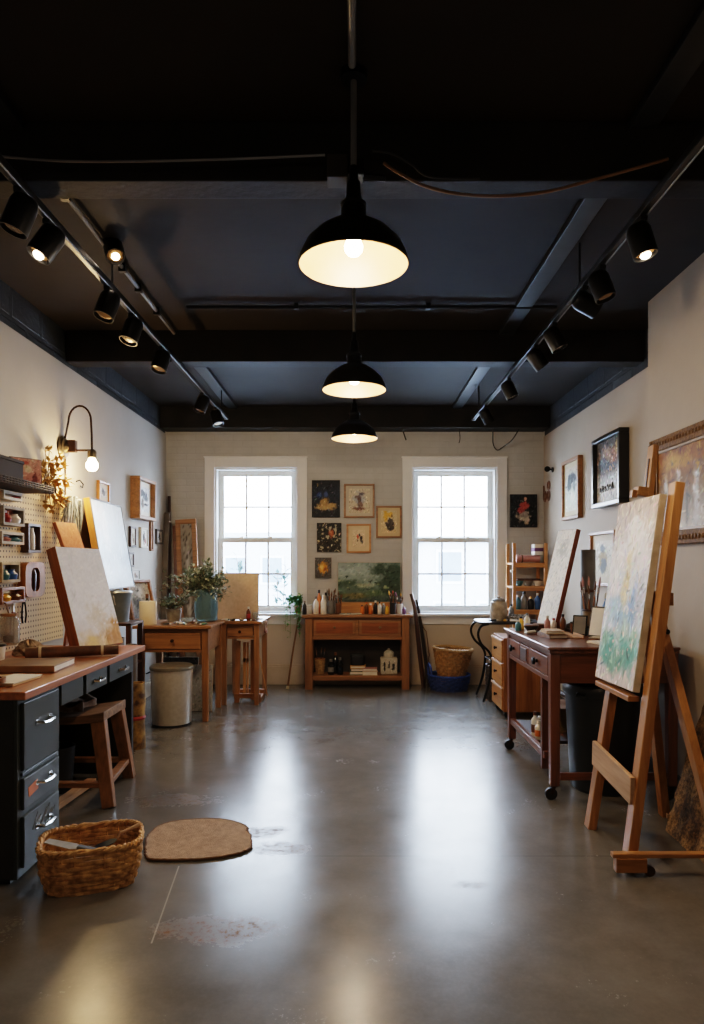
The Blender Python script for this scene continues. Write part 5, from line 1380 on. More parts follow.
# ------------------------------------------------------------------ corner by the shelf-side window
t = thing('open_shelf', 'pine ladder shelf standing in the corner by the shelf-side window', 'shelf', (1.93, 7.72, 0))
sx0, sx1, sy0, sy1 = 1.745, 2.13, 7.55, 7.90
for x in (sx0, sx1 - .035):
    for y in (sy0, sy1 - .03): MB().box(x, x + .035, y, y + .03, 0, 1.64).build('post', pine['z'], t, bev=.003, world=True)
for z in (.2, .55, .88, 1.14, 1.40): MB().box(sx0 + .005, sx1 - .005, sy0 + .005, sy1 - .005, z, z + .022).box(sx0 + .035, sx1 - .035, sy0 + .0, sy0 + .005, z - .03, z + .022).build('shelf_board', pine['x'], t, bev=.003, world=True)
MB().lathe([(.02, 0), (.012, .02), (.0001, .02)], n=10).xform(Matrix.Translation((sx0, 7.58, 1.33)) @ Matrix.Rotation(-math.pi / 2, 4, 'Y')).build('peg', white_cer, t, world=True)
def cloth_roll(loc, L, r, lab, m_, ang=0):
    t = thing('cloth_roll', lab, 'cloth roll', Vector(loc) + Vector((0, 0, r * 1.06)), (0, 0, ang))
    MB().tube([(-L / 2, 0, 0), (0, 0, 0), (L / 2, 0, 0)], [r, r * .96, r], 14).build('roll', m_, t, smooth=True)
    MB().tube([(-L * .28, 0, 0), (-L * .22, 0, 0)], r * 1.05, 14).build('tie', PALETTE['brown'], t, smooth=True)
    return t
cloth_roll((1.93, 7.64, 1.423), .26, .042, 'rose pink rolled cloth lying on the top board of the pine shelf', PALETTE['pink'])
cloth_roll((1.93, 7.74, 1.423), .27, .045, 'cream rolled cloth behind the pink one on the top shelf board', cream)
t = thing('patterned_box', 'small white box with a dark print at the wall end of the top shelf board', 'box', (2.04, 7.645, 1.423 + .086), (0, 0, .1))
MB().box(-.05, .05, -.05, .05, 0, .12).build('box_body', PALETTE['white'], t, bev=.003)
MB().box(-.052, .052, -.052, .052, .04, .08).build('printed_band', PALETTE['purple'], t)
for i, (x, cn, lab) in enumerate(((1.84, 'teal', 'teal bowl at the window end of the middle shelf board'), (1.95, 'grey', 'grey bowl in the centre of the middle shelf board'), (2.05, 'white', 'white bowl at the wall end of the middle shelf board'))):
    t = thing('bowl', lab, 'bowl', (x, 7.66, 1.163))
    MB().lathe([(.025, 0), (.03, .008), (.05, .05), (.052, .065), (.046, .065), (.028, .014), (.0001, .014)], n=20).build('bowl_body', PALETTE[cn], t, smooth=True)
    MB().lathe([(.051, .058), (.055, .062), (.051, .068)], n=20).build('rim', PALETTE['brown'], t, smooth=True)
t = thing('wooden_tray', 'thin dark tray laid across the bowls on the middle shelf board', 'tray', (1.94, 7.67, 1.23))
MB().box(-.13, .13, -.05, .05, 0, .008).build('tray_base', darkwood['x'], t, bev=.002); MB().box(-.13, .13, -.05, -.044, .008, .016).box(-.13, .13, .044, .05, .008, .016).build('tray_edge', darkwood['x'], t)
for i, (x, h, r, c1, c2, lab) in enumerate(((1.82, .16, .032, 'teal', 'white', 'teal bottle at the window end of the third shelf board'), (1.89, .20, .034, 'grey', 'black', 'grey bottle with a black cap on the third shelf board'), (1.965, .14, .034, 'black', 'yellow', 'black bottle with a yellow cap on the third shelf board'), (2.04, .18, .032, 'blue', 'white', 'blue bottle at the wall end of the third shelf board'))):
    bottle((x, 7.63, .903), lab, h, r, PALETTE[c1], PALETTE[c2])
# wrought iron side table with scrolled legs
t = thing('iron_table', 'dark wrought iron side table with curled legs behind the oak drawers', 'table', (1.58, 7.12, 0))
MB().prism([rr(.32, .24, 6)(2 * math.pi * k / 40) for k in range(40)], .80, .822).build('table_top', plain('iron_top', '33343a', .4, .4), t, bev=.004)
for sx in (-1, 1):
    for sy in (-1, 1):
        b = MB()
        pts = [(sx * .22, sy * .17, .80), (sx * .30, sy * .20, .78), (sx * .335, sy * .215, .70), (sx * .30, sy * .20, .60), (sx * .22, sy * .18, .52), (sx * .19, sy * .17, .42), (sx * .22, sy * .18, .2), (sx * .28, sy * .2, .012)]
        out = []
        P = [Vector(p) for p in pts]
        for i in range(len(P) - 1):
            p0, p1, p2, p3 = P[max(i - 1, 0)], P[i], P[i + 1], P[min(i + 2, len(P) - 1)]
            for k in range(6):
                u = k / 6; out.append(.5 * ((2 * p1) + (p2 - p0) * u + (2 * p0 - 5 * p1 + 4 * p2 - p3) * u * u + (3 * p1 - p0 - 3 * p2 + p3) * u ** 3))
        out.append(P[-1]); b.tube(out, .013, 8)
        b.build('leg', black_metal, t, smooth=True)
b = MB()
ringp = [(sx_ * .195, sy_ * .172, .42) for sx_, sy_ in ((-1, -1), (1, -1), (1, 1), (-1, 1), (-1, -1))]
b.tube(ringp, .008, 6); b.build('stretcher', black_metal, t, smooth=True)
ZI = .823
t = thing('woven_hamper', 'dark slatted basket standing on the floor under the iron table', 'basket', (1.50, 7.10, 0))
wicker(t, [(.135, 0), (.135, .36)], plain('dark_weave', '4a4038', .8, 0, '2c2620', nscale=40), darkwood['x'], 12, rt=.007, n=60, stakes=22, wob=.006, rimr=.009)
t = thing('stoneware_jar', 'lidded speckled stoneware jar on the iron table before the window', 'jar', (1.485, 7.06, ZI + .001))
MB().lathe([(.075, 0), (.085, .02), (.09, .12), (.082, .19), (.06, .205)], n=28).build('jar_body', plain('speckled_stoneware', 'b4a898', .5, 0, '857868', nscale=16), t, smooth=True)
MB().lathe([(.062, .202), (.066, .212), (.05, .228), (.02, .236), (.018, .25), (.0001, .252)], n=24).build('lid', plain('grey_lid', '6c665e', .5, 0, '4c4640'), t, smooth=True)
t = thing('rolled_hose', 'coil of black and white rope heaped on the iron table', 'rope', (1.67, 7.03, ZI + .012))
b = MB(); b.tube([((.10 + .012 * math.sin(q * 3.1)) * math.cos(q), (.08 + .01 * math.cos(q * 2.3)) * math.sin(q), .004 + .0028 * q) for q in [k * .25 for k in range(60)]], .010, 6)
b.build('coil', plain('rope_bw', 'b4aca0', .8, 0, '2c2a28', nscale=50), t, smooth=True)
for i, (x, y, cn, lab) in enumerate(((1.40, 6.93, 'black', 'black paint tube at the front of the iron table'), (1.52, 6.92, 'yellow', 'yellow paint tube at the front of the iron table'), (1.60, 6.90, 'white', 'white paint tube at the front of the iron table'), (1.75, 6.92, 'green', 'green paint tube at the front of the iron table'), (1.82, 7.2, 'teal', 'teal paint tube at the back of the iron table'))):
    tube_of_paint((x, y, ZI + .001), lab, .3 + 1.1 * i, cn, 'paint tubes on the iron table')
bottle((1.66, 7.25, ZI + .001), 'small grey bottle at the back of the iron table behind the rope', .16, .028, PALETTE['grey'], PALETTE['black'])
# three-drawer oak cabinet on wheels
t = thing('drawer_cabinet', 'small light oak three-drawer cabinet on casters behind the wheeled desk', 'cabinet', (1.58, 6.46, 0))
cx0, cx1, cy0, cy1 = 1.355, 1.80, 6.22, 6.70
MB().box(cx0, cx1, cy0, cy1, .06, .735).build('carcass', oak['z'], t, bev=.004, world=True)
lightoak = wood('light_oak', 'c08848', '966030', 'y')
for i in range(3):
    z0 = .075 + i * .218
    d = MB().box(cx0 - .016, cx0, cy0 + .015, cy1 - .015, z0, z0 + .205).build('drawer', lightoak, t, bev=.005, world=True)
    MB().box(cx0 - .024, cx0 - .016, cy0 + .012, cy1 - .012, z0 + .185, z0 + .205).build('lip', palewood['y'], d, bev=.002, world=True)
    MB().lathe([(.010, 0), (.009, .012), (.017, .018), (.016, .026), (.0001, .03)], n=12).xform(Matrix.Translation((cx0 - .016, (cy0 + cy1) / 2, z0 + .11)) @ Matrix.Rotation(-math.pi / 2, 4, 'Y')).build('knob', black_metal, d, smooth=True, world=True)
def caster(parent, x, y, r=.03, h=.06, out=0):
    c = MB().lathe([(.008, -.012), (r, -.011), (r, .011), (.008, .012)], n=18).xform(Matrix.Translation((x + out, y, r)) @ Matrix.Rotation(math.pi / 2, 4, 'X')).build('caster', rubber, parent, smooth=True, world=True)
    MB().bar((x + out, y - .016, r), (x, y - .012, h), .02, .004, (1, 0, 0)).bar((x + out, y + .016, r), (x, y + .012, h), .02, .004, (1, 0, 0)).box(x - .016, x + .016, y - .016, y + .016, h - .006, h).build('fork', rust_metal, c, world=True)
for x in (cx0 + .04, cx1 - .04):
    for y in (cy0 + .05, cy1 - .05): caster(t, x, y, .027, .06)

# ------------------------------------------------------------------ wheeled desk
dx0, dx1, dy0, dy1, ZW = 1.165, 1.93, 4.07, 5.24, .92
t = thing('wheeled_desk', 'reddish brown wooden desk on casters against the wall of framed pictures', 'desk', (1.55, 4.65, 0))
MB().box(dx0 - .02, dx1, dy0 - .025, dy1 + .03, ZW - .018, ZW).box(dx0 - .008, dx1, dy0 - .013, dy1 + .018, ZW - .04, ZW - .018).build('desk_top', mahog['y'], t, bev=.005, world=True)
lw = .062
for x in (dx0, dx1 - lw):
    for y in (dy0, dy1 - lw):
        l_ = MB().bar((x + lw / 2, y + lw / 2, .085), (x + lw / 2, y + lw / 2, ZW - .04), lw * .85, lw * .85, (1, 0, 0), taper=1.15).build('leg', mahog['z'], t, bev=.005, world=True)
        caster(t, x + lw / 2, y + lw / 2, .036, .086, -.02)
b = MB().box(dx0 + lw, dx1 - lw, dy0 + .012, dy0 + .035, .70, ZW - .04).box(dx0 + lw, dx1 - lw, dy1 - .035, dy1 - .012, .70, ZW - .04).box(dx1 - .035, dx1 - .012, dy0 + lw, dy1 - lw, .70, ZW - .04)
b.build('apron', mahog['x'], t, bev=.003, world=True)
b = MB().box(dx0 + .012, dx0 + .035, dy0 + lw, dy1 - lw, ZW - .065, ZW - .04).box(dx0 + .006, dx0 + .035, dy0 + lw, dy1 - lw, .70, .73)
b.build('front_rail', mahog['y'], t, bev=.003, world=True)
for a, c_ in ((dy0 + lw + .01, 4.60), (4.62, 4.83), (4.85, dy1 - lw - .01)):
    d = MB().box(dx0 + .002, dx0 + .3, a, c_, .735, ZW - .068).build('drawer', mahog['y'], t, bev=.005, world=True)
    if a != 4.62:
        MB().lathe([(.011, 0), (.010, .014), (.024, .020), (.023, .034), (.0001, .04)], n=16).xform(Matrix.Translation((dx0 + .002, (a + c_) / 2, .795)) @ Matrix.Rotation(-math.pi / 2, 4, 'Y')).build('knob', chrome if False else black_metal, d, smooth=True, world=True)
    else:
        MB().box(dx0 - .004, dx0 + .002, a + .02, c_ - .02, .75, ZW - .085).build('carved_panel', darkwood['y'], d, bev=.002, world=True)
MB().bar((dx0 + .03, 4.30, .13), (dx0 + .03, 4.30, .72), .045, .04).build('post', mahog['z'], t, bev=.003, world=True)
MB().box(dx0 + .012, dx0 + .045, 4.25, dy1 - lw, .20, .245).build('stretcher', mahog['y'], t, bev=.003, world=True)
MB().box(dx0 + lw, dx1 - lw, dy0 + .010, dy0 + .030, .12, .165).build('stretcher', mahog['x'], t, bev=.003, world=True)
MB().box(dx0 + .046, dx1 - .02, 4.60, dy1 - .02, .20, .222).build('lower_shelf', darkwood['y'], t, bev=.003, world=True)
MB().box(dx0 + .33, dx1 - .02, 4.60, dy1 - .02, .46, .48).build('inner_shelf', darkwood['y'], t, bev=.003, world=True)
ZL = .223
bottle((1.245, 4.72, ZL), 'white and brown squeeze bottle at the edge of the desk lower shelf', .17, .028, PALETTE['white'], PALETTE['brown'], band=PALETTE['brown'])
bottle((1.25, 4.64, ZL), 'orange-labelled bottle nearest the bin on the desk lower shelf', .13, .028, PALETTE['white'], PALETTE['white'], band=PALETTE['orange'])
bottle((1.325, 4.66, ZL), 'tall grey bottle with a red cap on the desk lower shelf', .20, .03, PALETTE['grey'], PALETTE['red'])
bottle((1.30, 4.80, ZL), 'black jar-like bottle behind the white ones on the desk lower shelf', .12, .032, PALETTE['black'], PALETTE['white'])
t = thing('wooden_box', 'yellowish wooden box with a dark stain on the desk lower shelf', 'box', (1.52, 4.98, ZL))
MB().box(-.10, .10, -.16, .16, 0, .15).build('box_body', plain('stained_box', '9c7a44', .7, 0, '4c3824', nscale=7), t, bev=.004)
MB().box(-.105, .105, -.165, .165, .15, .17).build('lid', oak['y'], t, bev=.003)
t = thing('storage_box', 'flat tan carton on the inner shelf beneath the wheeled desk', 'box', (1.66, 4.95, .481))
MB().box(-.14, .14, -.2, .2, 0, .07).build('box_body', plain('tan_carton', '9c8054', .8), t, bev=.003); MB().box(-.144, .144, -.204, .204, .07, .095).build('lid', plain('grey_carton_lid', '6c665c', .8), t, bev=.003)
pot((1.60, 4.69, .481), 'dark stoneware pot on the inner shelf beneath the wheeled desk', .14, .05, .07, plain('dark_stoneware', '3c342e', .5))
# things on the wheeled desk
DZ = ZW + .001
narrow = art([(0, 'e2e8ea'), (.5, 'eef2f4'), (1, 'e6eaee')], [(.5, .8, .4, .1, 'b4bec2', .7), (.4, .45, .3, .2, 'f0f2f0', .8)], [(.3, 26, 'bcc8d0', 0, 1), (.25, 20, 'f4f6f4', 0, 1)], 130, asp=2.4)
picture('white_canvas', 'tall narrow white textured canvas leaning at the far end of the wheeled desk', 'canvas', (1.455, 5.12, DZ + .003), .29, .76, narrow, face=math.radians(-90 + 10), fd=.035, canvas=True, lean=.24, side=wood('canvas_red_edge', '8a4c30', '5c2c1a', 'z'), res=70)
t = thing('grey_tube', 'tall grey rolled sheet standing behind the white canvas on the desk', 'roll', (1.76, 5.16, DZ))
MB().lathe([(.055, 0), (.055, .60), (.045, .60), (.045, .58), (.0001, .58)], n=24).build('roll', plain('grey_sheet', '8c8c8a', .6, 0, '747472'), t, smooth=True)
MB().lathe([(.056, .28), (.058, .29), (.056, .30)], n=24).build('tie', PALETTE['brown'], t, smooth=True)
bottle((1.84, 5.0, DZ), 'slender blue bottle by the grey rolled sheet on the desk', .28, .03, plain('blue_bottle_glass', '4a78b0', .15), PALETTE['white'])
t = thing('framed_photo', 'small white picture in a black frame propped up on the wheeled desk', 'photo frame', (1.62, 4.58, DZ), (0, 0, math.radians(-52)))
M = Matrix.Rotation(-.25, 4, 'X')
MB().box(-.062, .062, -.012, .0, .0, .21).xform(M).build('frame', black_plastic, t, bev=.003)
MB().box(-.052, .052, -.014, -.012, .012, .198).xform(M).build('white_face', plain('white_print', 'f4f6f8', .3), t)
MB().bar((0, .045, .15), (0, .10, .004), .03, .006).build('prop_leg', black_plastic, t)
t = thing('framed_photo', 'dark easel-backed frame turned aside next to the white picture', 'photo frame', (1.545, 4.70, DZ), (0, 0, math.radians(-35)))
M = Matrix.Rotation(-.22, 4, 'X')
MB().box(-.05, .05, -.012, .0, .0, .14).xform(M).build('frame', black_metal, t, bev=.003); MB().box(-.04, .04, -.014, -.012, .01, .13).xform(M).build('picture_face', PALETTE['grey'], t)
MB().bar((0, .03, .10), (0, .075, .004), .025, .005).build('prop_leg', black_metal, t)
pot((1.665, 4.83, DZ), 'tan pot of old brushes behind the black framed white picture', .17, .045, .055, plain('tan_pot', '7c6850', .6), rim=darkwood['x'])
for k in range(9):
    a = .7 * k
    brush((1.665 + .02 * math.cos(a), 4.83 + .02 * math.sin(a), DZ + .016), (.13 * math.cos(a), .13 * math.sin(a), 1), 'long paintbrush standing in the tan pot on the wheeled desk', 'paintbrushes in the tan pot', L=.33 + .03 * (k % 3), r=.006, hm=[redwood['z'], oak['z'], darkwood['z']][k % 3], bm=[bristle, PALETTE['brown'], PALETTE['pink']][k % 3])
t = thing('easel_block', 'honey wood block standing beneath the small framed picture', 'wooden block', (1.845, 4.62, DZ))
MB().box(-.05, .05, -.09, .09, 0, .30).build('block', wood('honey_block', 'bc8638', '94642a', 'z'), t, bev=.004); MB().box(-.055, -.05, -.08, .08, .12, .14).build('groove', darkwood['y'], t)
t = book((1.33, 4.60, DZ), 'brown book lying near the drawers on the wheeled desk', .13, .20, .025, .15, plain('book_umber', '6c4c30', .6))
book((1.335, 4.61, DZ + .026), 'pale tan book on top of the brown one on the wheeled desk', .12, .18, .022, -.05, plain('book_tan', 'b08c5c', .6))
t = thing('wooden_tray', 'long pale wooden tray edge lying across the wheeled desk', 'tray', (1.60, 4.72 - .17, DZ) if False else (1.47, 4.66, DZ), (0, 0, .0))
MB().box(-.045, .04, -.16, .22, 0, .008).build('tray_base', palewood['y'], t, bev=.002); MB().box(-.045, -.037, -.16, .22, .008, .022).box(.032, .04, -.16, .045, .008, .022).build('tray_edge', palewood['y'], t, bev=.002)
t = book((1.56, 4.22, DZ), 'flat cream sketch sheet at the near end of the wheeled desk', .17, .18, .012, .35, paper, name='sketch_pad', cat='sketch pad')
for i, (x, y, cn, lab) in enumerate(((1.27, 4.92, 'black', 'black clay bowl'), (1.36, 5.02, 'brown', 'brown clay bowl'))):
    t = thing('bowl', f'{lab} among the clutter before the white canvas', 'bowl', (x, y, DZ))
    MB().lathe([(.025, 0), (.03, .006), (.052, .04), (.052, .05), (.046, .05), (.028, .012), (.0001, .012)], n=20).build('bowl_body', PALETTE[cn], t, smooth=True)
    MB().lathe([(.051, .046), (.055, .05), (.050, .055)], n=20).build('rim', PALETTE['brown'], t, smooth=True)
for i, (x, y, h, c1, c2, lab) in enumerate(((1.24, 5.10, .10, 'yellow', 'black', 'small yellow bottle at the far corner of the wheeled desk'), (1.30, 5.16, .12, 'white', 'grey', 'small white bottle at the far end of the wheeled desk'), (1.20, 5.02, .08, 'teal', 'white', 'short teal bottle at the drawer edge of the wheeled desk'),
        (1.38, 4.90, .12, 'pink', 'white', 'pink bottle standing before the white canvas'), (1.44, 4.95, .10, 'white', 'red', 'white bottle with a red cap before the white canvas'), (1.50, 4.93, .13, 'brown', 'black', 'brown bottle standing before the white canvas edge'), (1.575, 4.80, .09, 'grey', 'white', 'grey bottle beside the tan brush pot'))):
    bottle((x, y, DZ), lab, h, .022, PALETTE[c1], PALETTE[c2], name='paint_bottle', cat='paint bottle')
for i, (x, y, cn, lab) in enumerate(((1.24, 4.80, 'silver', 'bare silver paint tube by the drawer edge of the wheeled desk'), (1.32, 4.79, 'white', 'white paint tube before the bowls on the wheeled desk'), (1.37, 4.82, 'green', 'green paint tube beside the tray on the wheeled desk'), (1.58, 4.98, 'blue', 'blue paint tube by the grey rolled sheet'), (1.57, 4.42, 'silver', 'bare silver paint tube before the black framed white picture'), (1.66, 4.40, 'brown', 'brown paint tube before the honey wood block'), (1.72, 4.52, 'black', 'black paint tube beside the honey wood block'))):
    tube_of_paint((x, y, DZ), lab, .5 + 1.3 * i, cn, 'paint tubes on the wheeled desk')
for i, (x, y, a, lab) in enumerate(((1.50, 4.38, .4, 'thin paintbrush lying loose nearest the sketch sheet'), (1.66, 4.46, 1.2, 'thin paintbrush lying loose before the honey block'))):
    brush((x, y, DZ + .008), (math.cos(a), math.sin(a), 0), lab, None, L=.2, r=.005)

for i, (x, y, h, r, cn, lab) in enumerate(((1.50, 5.02, .06, .03, 'black', 'squat black jar before the foot of the white canvas'), (1.56, 4.86, .08, .028, 'brown', 'small brown jar beside the long tray on the wheeled desk'), (1.70, 4.96, .10, .034, 'grey', 'grey jar before the tall grey rolled sheet'), (1.79, 4.90, .07, .03, 'white', 'short white jar beside the slender blue bottle'), (1.86, 4.84, .12, .032, 'brown', 'tall brown jar against the wall beside the tan brush pot'), (1.60, 4.745, .06, .024, 'teal', 'tiny teal jar before the tan brush pot'), (1.28, 5.03, .05, .024, 'white', 'tiny white jar between the clay bowls and the far corner'))):
    pot((x, y, DZ), lab, h, r * .9, r, PALETTE[cn], rim=PALETTE['black'])
def crumple(loc, lab, r, m_, sd):
    t = thing('crumpled_rag', lab, 'rag', loc); rn = random.Random(sd); vs, fs = [], []
    n, m = 26, 9
    ph0 = rn.uniform(0, 6)
    for i in range(m + 1):
        for k in range(n):
            a = 2 * math.pi * k / n; ph = i / m * math.pi / 2
            q = r * math.cos(ph) * (1 + .2 * math.sin(a * 4 + i * .9 + ph0) + .1 * math.sin(a * 9 - 2 * i))
            vs.append((q * math.cos(a) * 1.3, q * math.sin(a), r * .75 * math.sin(ph) * (1 + .25 * math.sin(a * 5 + ph0))))
    for i in range(m):
        for k in range(n): fs.append((i * n + k, i * n + (k + 1) % n, (i + 1) * n + (k + 1) % n, (i + 1) * n + k))
    fs += [tuple(range(n - 1, -1, -1)), tuple(range(m * n, m * n + n))]
    MB().add(vs, fs).build('cloth', m_, t, smooth=True)
crumple((1.60, 5.06, DZ), 'crumpled grey paint rag at the foot of the grey rolled sheet', .06, plain('grey_rag', '8c857c', .9, 0, '4c4640', nscale=24), 3)
crumple((1.71, 4.70, DZ), 'crumpled pinkish paint rag before the tan brush pot', .045, plain('pink_rag', 'b09488', .9, 0, '6c4c40', nscale=24), 4)
# black waste bin tucked under the desk
t = thing('waste_bin', 'black plastic lidded waste bin tucked under the wheeled desk', 'bin', (1.57, 4.335, 0))
MB().lathe([(.185, 0), (.195, .01), (.228, .60), (.0001, .60)][:3] + [(.228, .612)], n=44).build('bin_body', black_plastic, t, smooth=True)
MB().lathe([(.236, .595), (.243, .61), (.243, .645), (.236, .66), (.24, .665), (.21, .682), (.08, .690), (.0001, .690)], n=44).build('lid', black_plastic, t, smooth=True)
b = MB().tube([(-.20, -.135, .62), (-.215, -.15, .60), (-.17, -.19, .60), (-.16, -.175, .62)], .008, 6); b.build('handle', black_plastic, t, smooth=True)

# ------------------------------------------------------------------ studio easel with the big canvas
eY = 3.42; kx = .147
def ex(z, o=0): return 1.262 + kx * z + o
t = thing('studio_easel', 'tall wooden studio easel holding the pale painted canvas', 'easel', (1.4, eY, 0))
def leg(p0, p1, w, d, nm='leg'): return MB().bar(p0, p1, w, d, (0, 1, 0)).build(nm, easelw['z'], t, bev=.004, world=True)
leg((ex(.0), 3.16, 0), (ex(1.80), 3.235, 1.80), .07, .045, 'front_leg')
leg((ex(.0), 3.665, 0), (ex(1.72), 3.62, 1.72), .07, .045, 'front_leg')
leg((1.74, 3.84, 0), (ex(1.30, .05), 3.60, 1.30), .06, .045, 'rear_leg')
leg((1.625, 2.95, 0), (ex(1.22, .05), 3.40, 1.22), .06, .04, 'rear_leg')
leg((ex(.80, .04), 3.56, .80), (ex(2.05, .045), 3.68, 2.05), .075, .03, 'mast')
MB().bar((ex(1.82, .027), 3.66, 1.82), (ex(1.98, .027), 3.672, 1.98), .014, .006, (0, 1, 0)).build('mast_slot', darkwood['z'], t, world=True)
MB().bar((ex(.365, -.033), 3.155, .365), (ex(.40, -.033), 3.68, .40), .13, .022, (0, 0, 1)).build('cross_board', palewood['y'], t, bev=.003, world=True)
MB().bar((ex(1.25, .037), 3.20, 1.25), (ex(1.25, .037), 3.66, 1.25), .06, .022, (0, 0, 1)).build('cross_rail', easelw['y'], t, bev=.003, world=True)
b = MB().bar((ex(.768, -.040), 3.27, .768), (ex(.768, -.040), 3.72, .768), .026, .055, (0, 0, 1))
b.build('canvas_ledge', easelw['y'], t, bev=.003, world=True)
MB().cbox((ex(1.80, .005), 3.655, 1.80), (.06, .07, .05), (0, .15, 0)).cbox((ex(1.80, -.035), 3.655, 1.79), (.03, .04, .04), (0, .15, 0)).build('top_clamp', easelw['y'], t, bev=.004, world=True)
f_ = MB().box(1.215, 1.235, 3.06, 3.09, .02, .06)
f_ = MB().box(1.165, 1.72, 3.085, 3.122, .085, .105).box(1.18, 1.32, 3.08, 3.124, .02, .085)
f_.build('foot_board', easelw['x'], t, bev=.004, world=True)
MB().lathe([(.006, -.012), (.024, -.011), (.024, .011), (.006, .012)], n=16).xform(Matrix.Translation((1.335, 3.10, .024)) @ Matrix.Rotation(math.pi / 2, 4, 'X')).build('caster', rust_metal, t, world=True, smooth=True)
MB().lathe([(.008, 0), (.008, .012), (.013, .014), (.012, .026), (.0001, .028)], n=12).xform(Matrix.Translation((ex(1.1, .03), 3.20, 1.1)) @ Matrix.Rotation(math.pi / 2, 4, 'X')).build('wing_knob', black_metal, t, world=True, smooth=True)
aq = art([(0, 'dcd0cc'), (.1, 'd6ccce'), (.3, 'c4d0dc'), (.5, 'ccd4de'), (.7, 'd8d4d6'), (1, 'd0bcac')],
         [(.55, .76, .26, .12, 'f2f0f0', .35), (.2, .62, .18, .18, 'e8e4e8', .4), (.80, .64, .18, .2, 'e8e6ec', .4), (.52, .86, .16, .07, 'f6f4f4', .3), (.5, .55, .09, .2, 'dcc890', .6), (.42, .42, .08, .12, 'd8c48c', .6),
          (.3, .38, .22, .12, '9cbcd4', .5), (.72, .42, .10, .16, '7a9ccc', .4), (.55, .34, .2, .06, '86aed0', .4), (.85, .45, .14, .16, 'b4b8cc', .7), (.55, .26, .3, .1, 'a4c0b8', .6), (.25, .16, .28, .10, '3f907c', .5), (.72, .17, .28, .12, '4a9884', .5), (.5, .12, .36, .09, '62987c', .6), (.12, .22, .14, .1, '74a488', .6), (.85, .26, .14, .08, '7cae9a', .6)],
         [(.26, 24, 'efece8', .3, .9), (.24, 26, '7c98ac', .25, .62), (.28, 22, '3f8060', .08, .30), (.30, 20, 'cdbcae', .03, .3), (.16, 18, 'c8a8a8', .4, .85)], 140, asp=1.8, warp=.14, strokes=700, sl=.06, sw=.013, jit=.16)
picture('painted_canvas', 'tall pale canvas with white, blue and green brushwork on the studio easel', 'painting', (ex(.792, -.0265), 3.492, .797), .505, .955, aq, face=math.radians(-90), fd=.035, canvas=True, lean=.146, roll=-.02, res=150)
# rough bark-like slab against the wall
t = thing('cork_slab', 'rough speckled brown bark slab leaning on the wall beside the easel', 'slab', (1.70, 3.2, 0))
b = MB(); rnd = random.Random(23)
nx, nz = 40, 26
def slab(i, j, back):
    v, h = i / nx, j / nz
    Y = 3.63 - 1.05 * v - .03 * h * (1 - v); Hh = 1.0
    if back: o = .045
    else: o = -.018 * (vn_[j, i] + .0)
    z = Hh * h * (1 + (.05 * math.sin(v * 9)) * (h > .9))
    return (1.675 + .285 * h + o - .01, Y, z)
gu, gv = np.meshgrid(np.linspace(0, 1, nx + 1), np.linspace(0, 1, nz + 1))
vn_ = fbm(gu, gv, 14, 5, 4) * 2
vs = [slab(i, j, False) for j in range(nz + 1) for i in range(nx + 1)]; k0 = len(vs)
vs += [slab(i, j, True) for j in range(nz + 1) for i in range(nx + 1)]
q = nx + 1; fs = []
for j in range(nz):
    for i in range(nx):
        a = j * q + i; fs += [(a, a + 1, a + q + 1, a + q), (k0 + a, k0 + a + q, k0 + a + q + 1, k0 + a + 1)]
for i in range(nx): fs += [(i, k0 + i, k0 + i + 1, i + 1), (nz * q + i, nz * q + i + 1, k0 + nz * q + i + 1, k0 + nz * q + i)]
for j in range(nz): fs += [(j * q, (j + 1) * q, k0 + (j + 1) * q, k0 + j * q), (j * q + nx, k0 + j * q + nx, k0 + (j + 1) * q + nx, (j + 1) * q + nx)]
def bark_material():
    m, nt, bb = new_mat('speckled_bark')
    v = coords(nt)
    a = ramp(nt, noise(nt, v, 5, 6, .7), .38, .62); s_ = ramp(nt, noise(nt, v, 55, 4, .8), .42, .58)
    c_ = mixc(nt, a, hexc('b48e5c'), hexc('5e462e'))
    nt.links.new(mixc(nt, math_n(nt, 'MULTIPLY', s_, .7), c_, hexc('241a12')), bb.inputs['Base Color'])
    bb.inputs['Roughness'].default_value = .9
    bump(nt, bb, noise(nt, v, 60, 5, .7), .6, .01)
    return m
b.add(vs, fs).build('slab_body', bark_material(), t, world=True)
b = MB()
for k in range(60):
    v, h = rnd.random(), rnd.random(); i, j = int(v * nx), int(h * nz)
    p = Vector(slab(i, j, False)); b.ball(p, rnd.uniform(.006, .014), (.5, 1, 1.4), 6)
b.build('bark_flakes', plain('pale_bark', 'a8845a', .9, 0, '6c5034'), t, world=True)

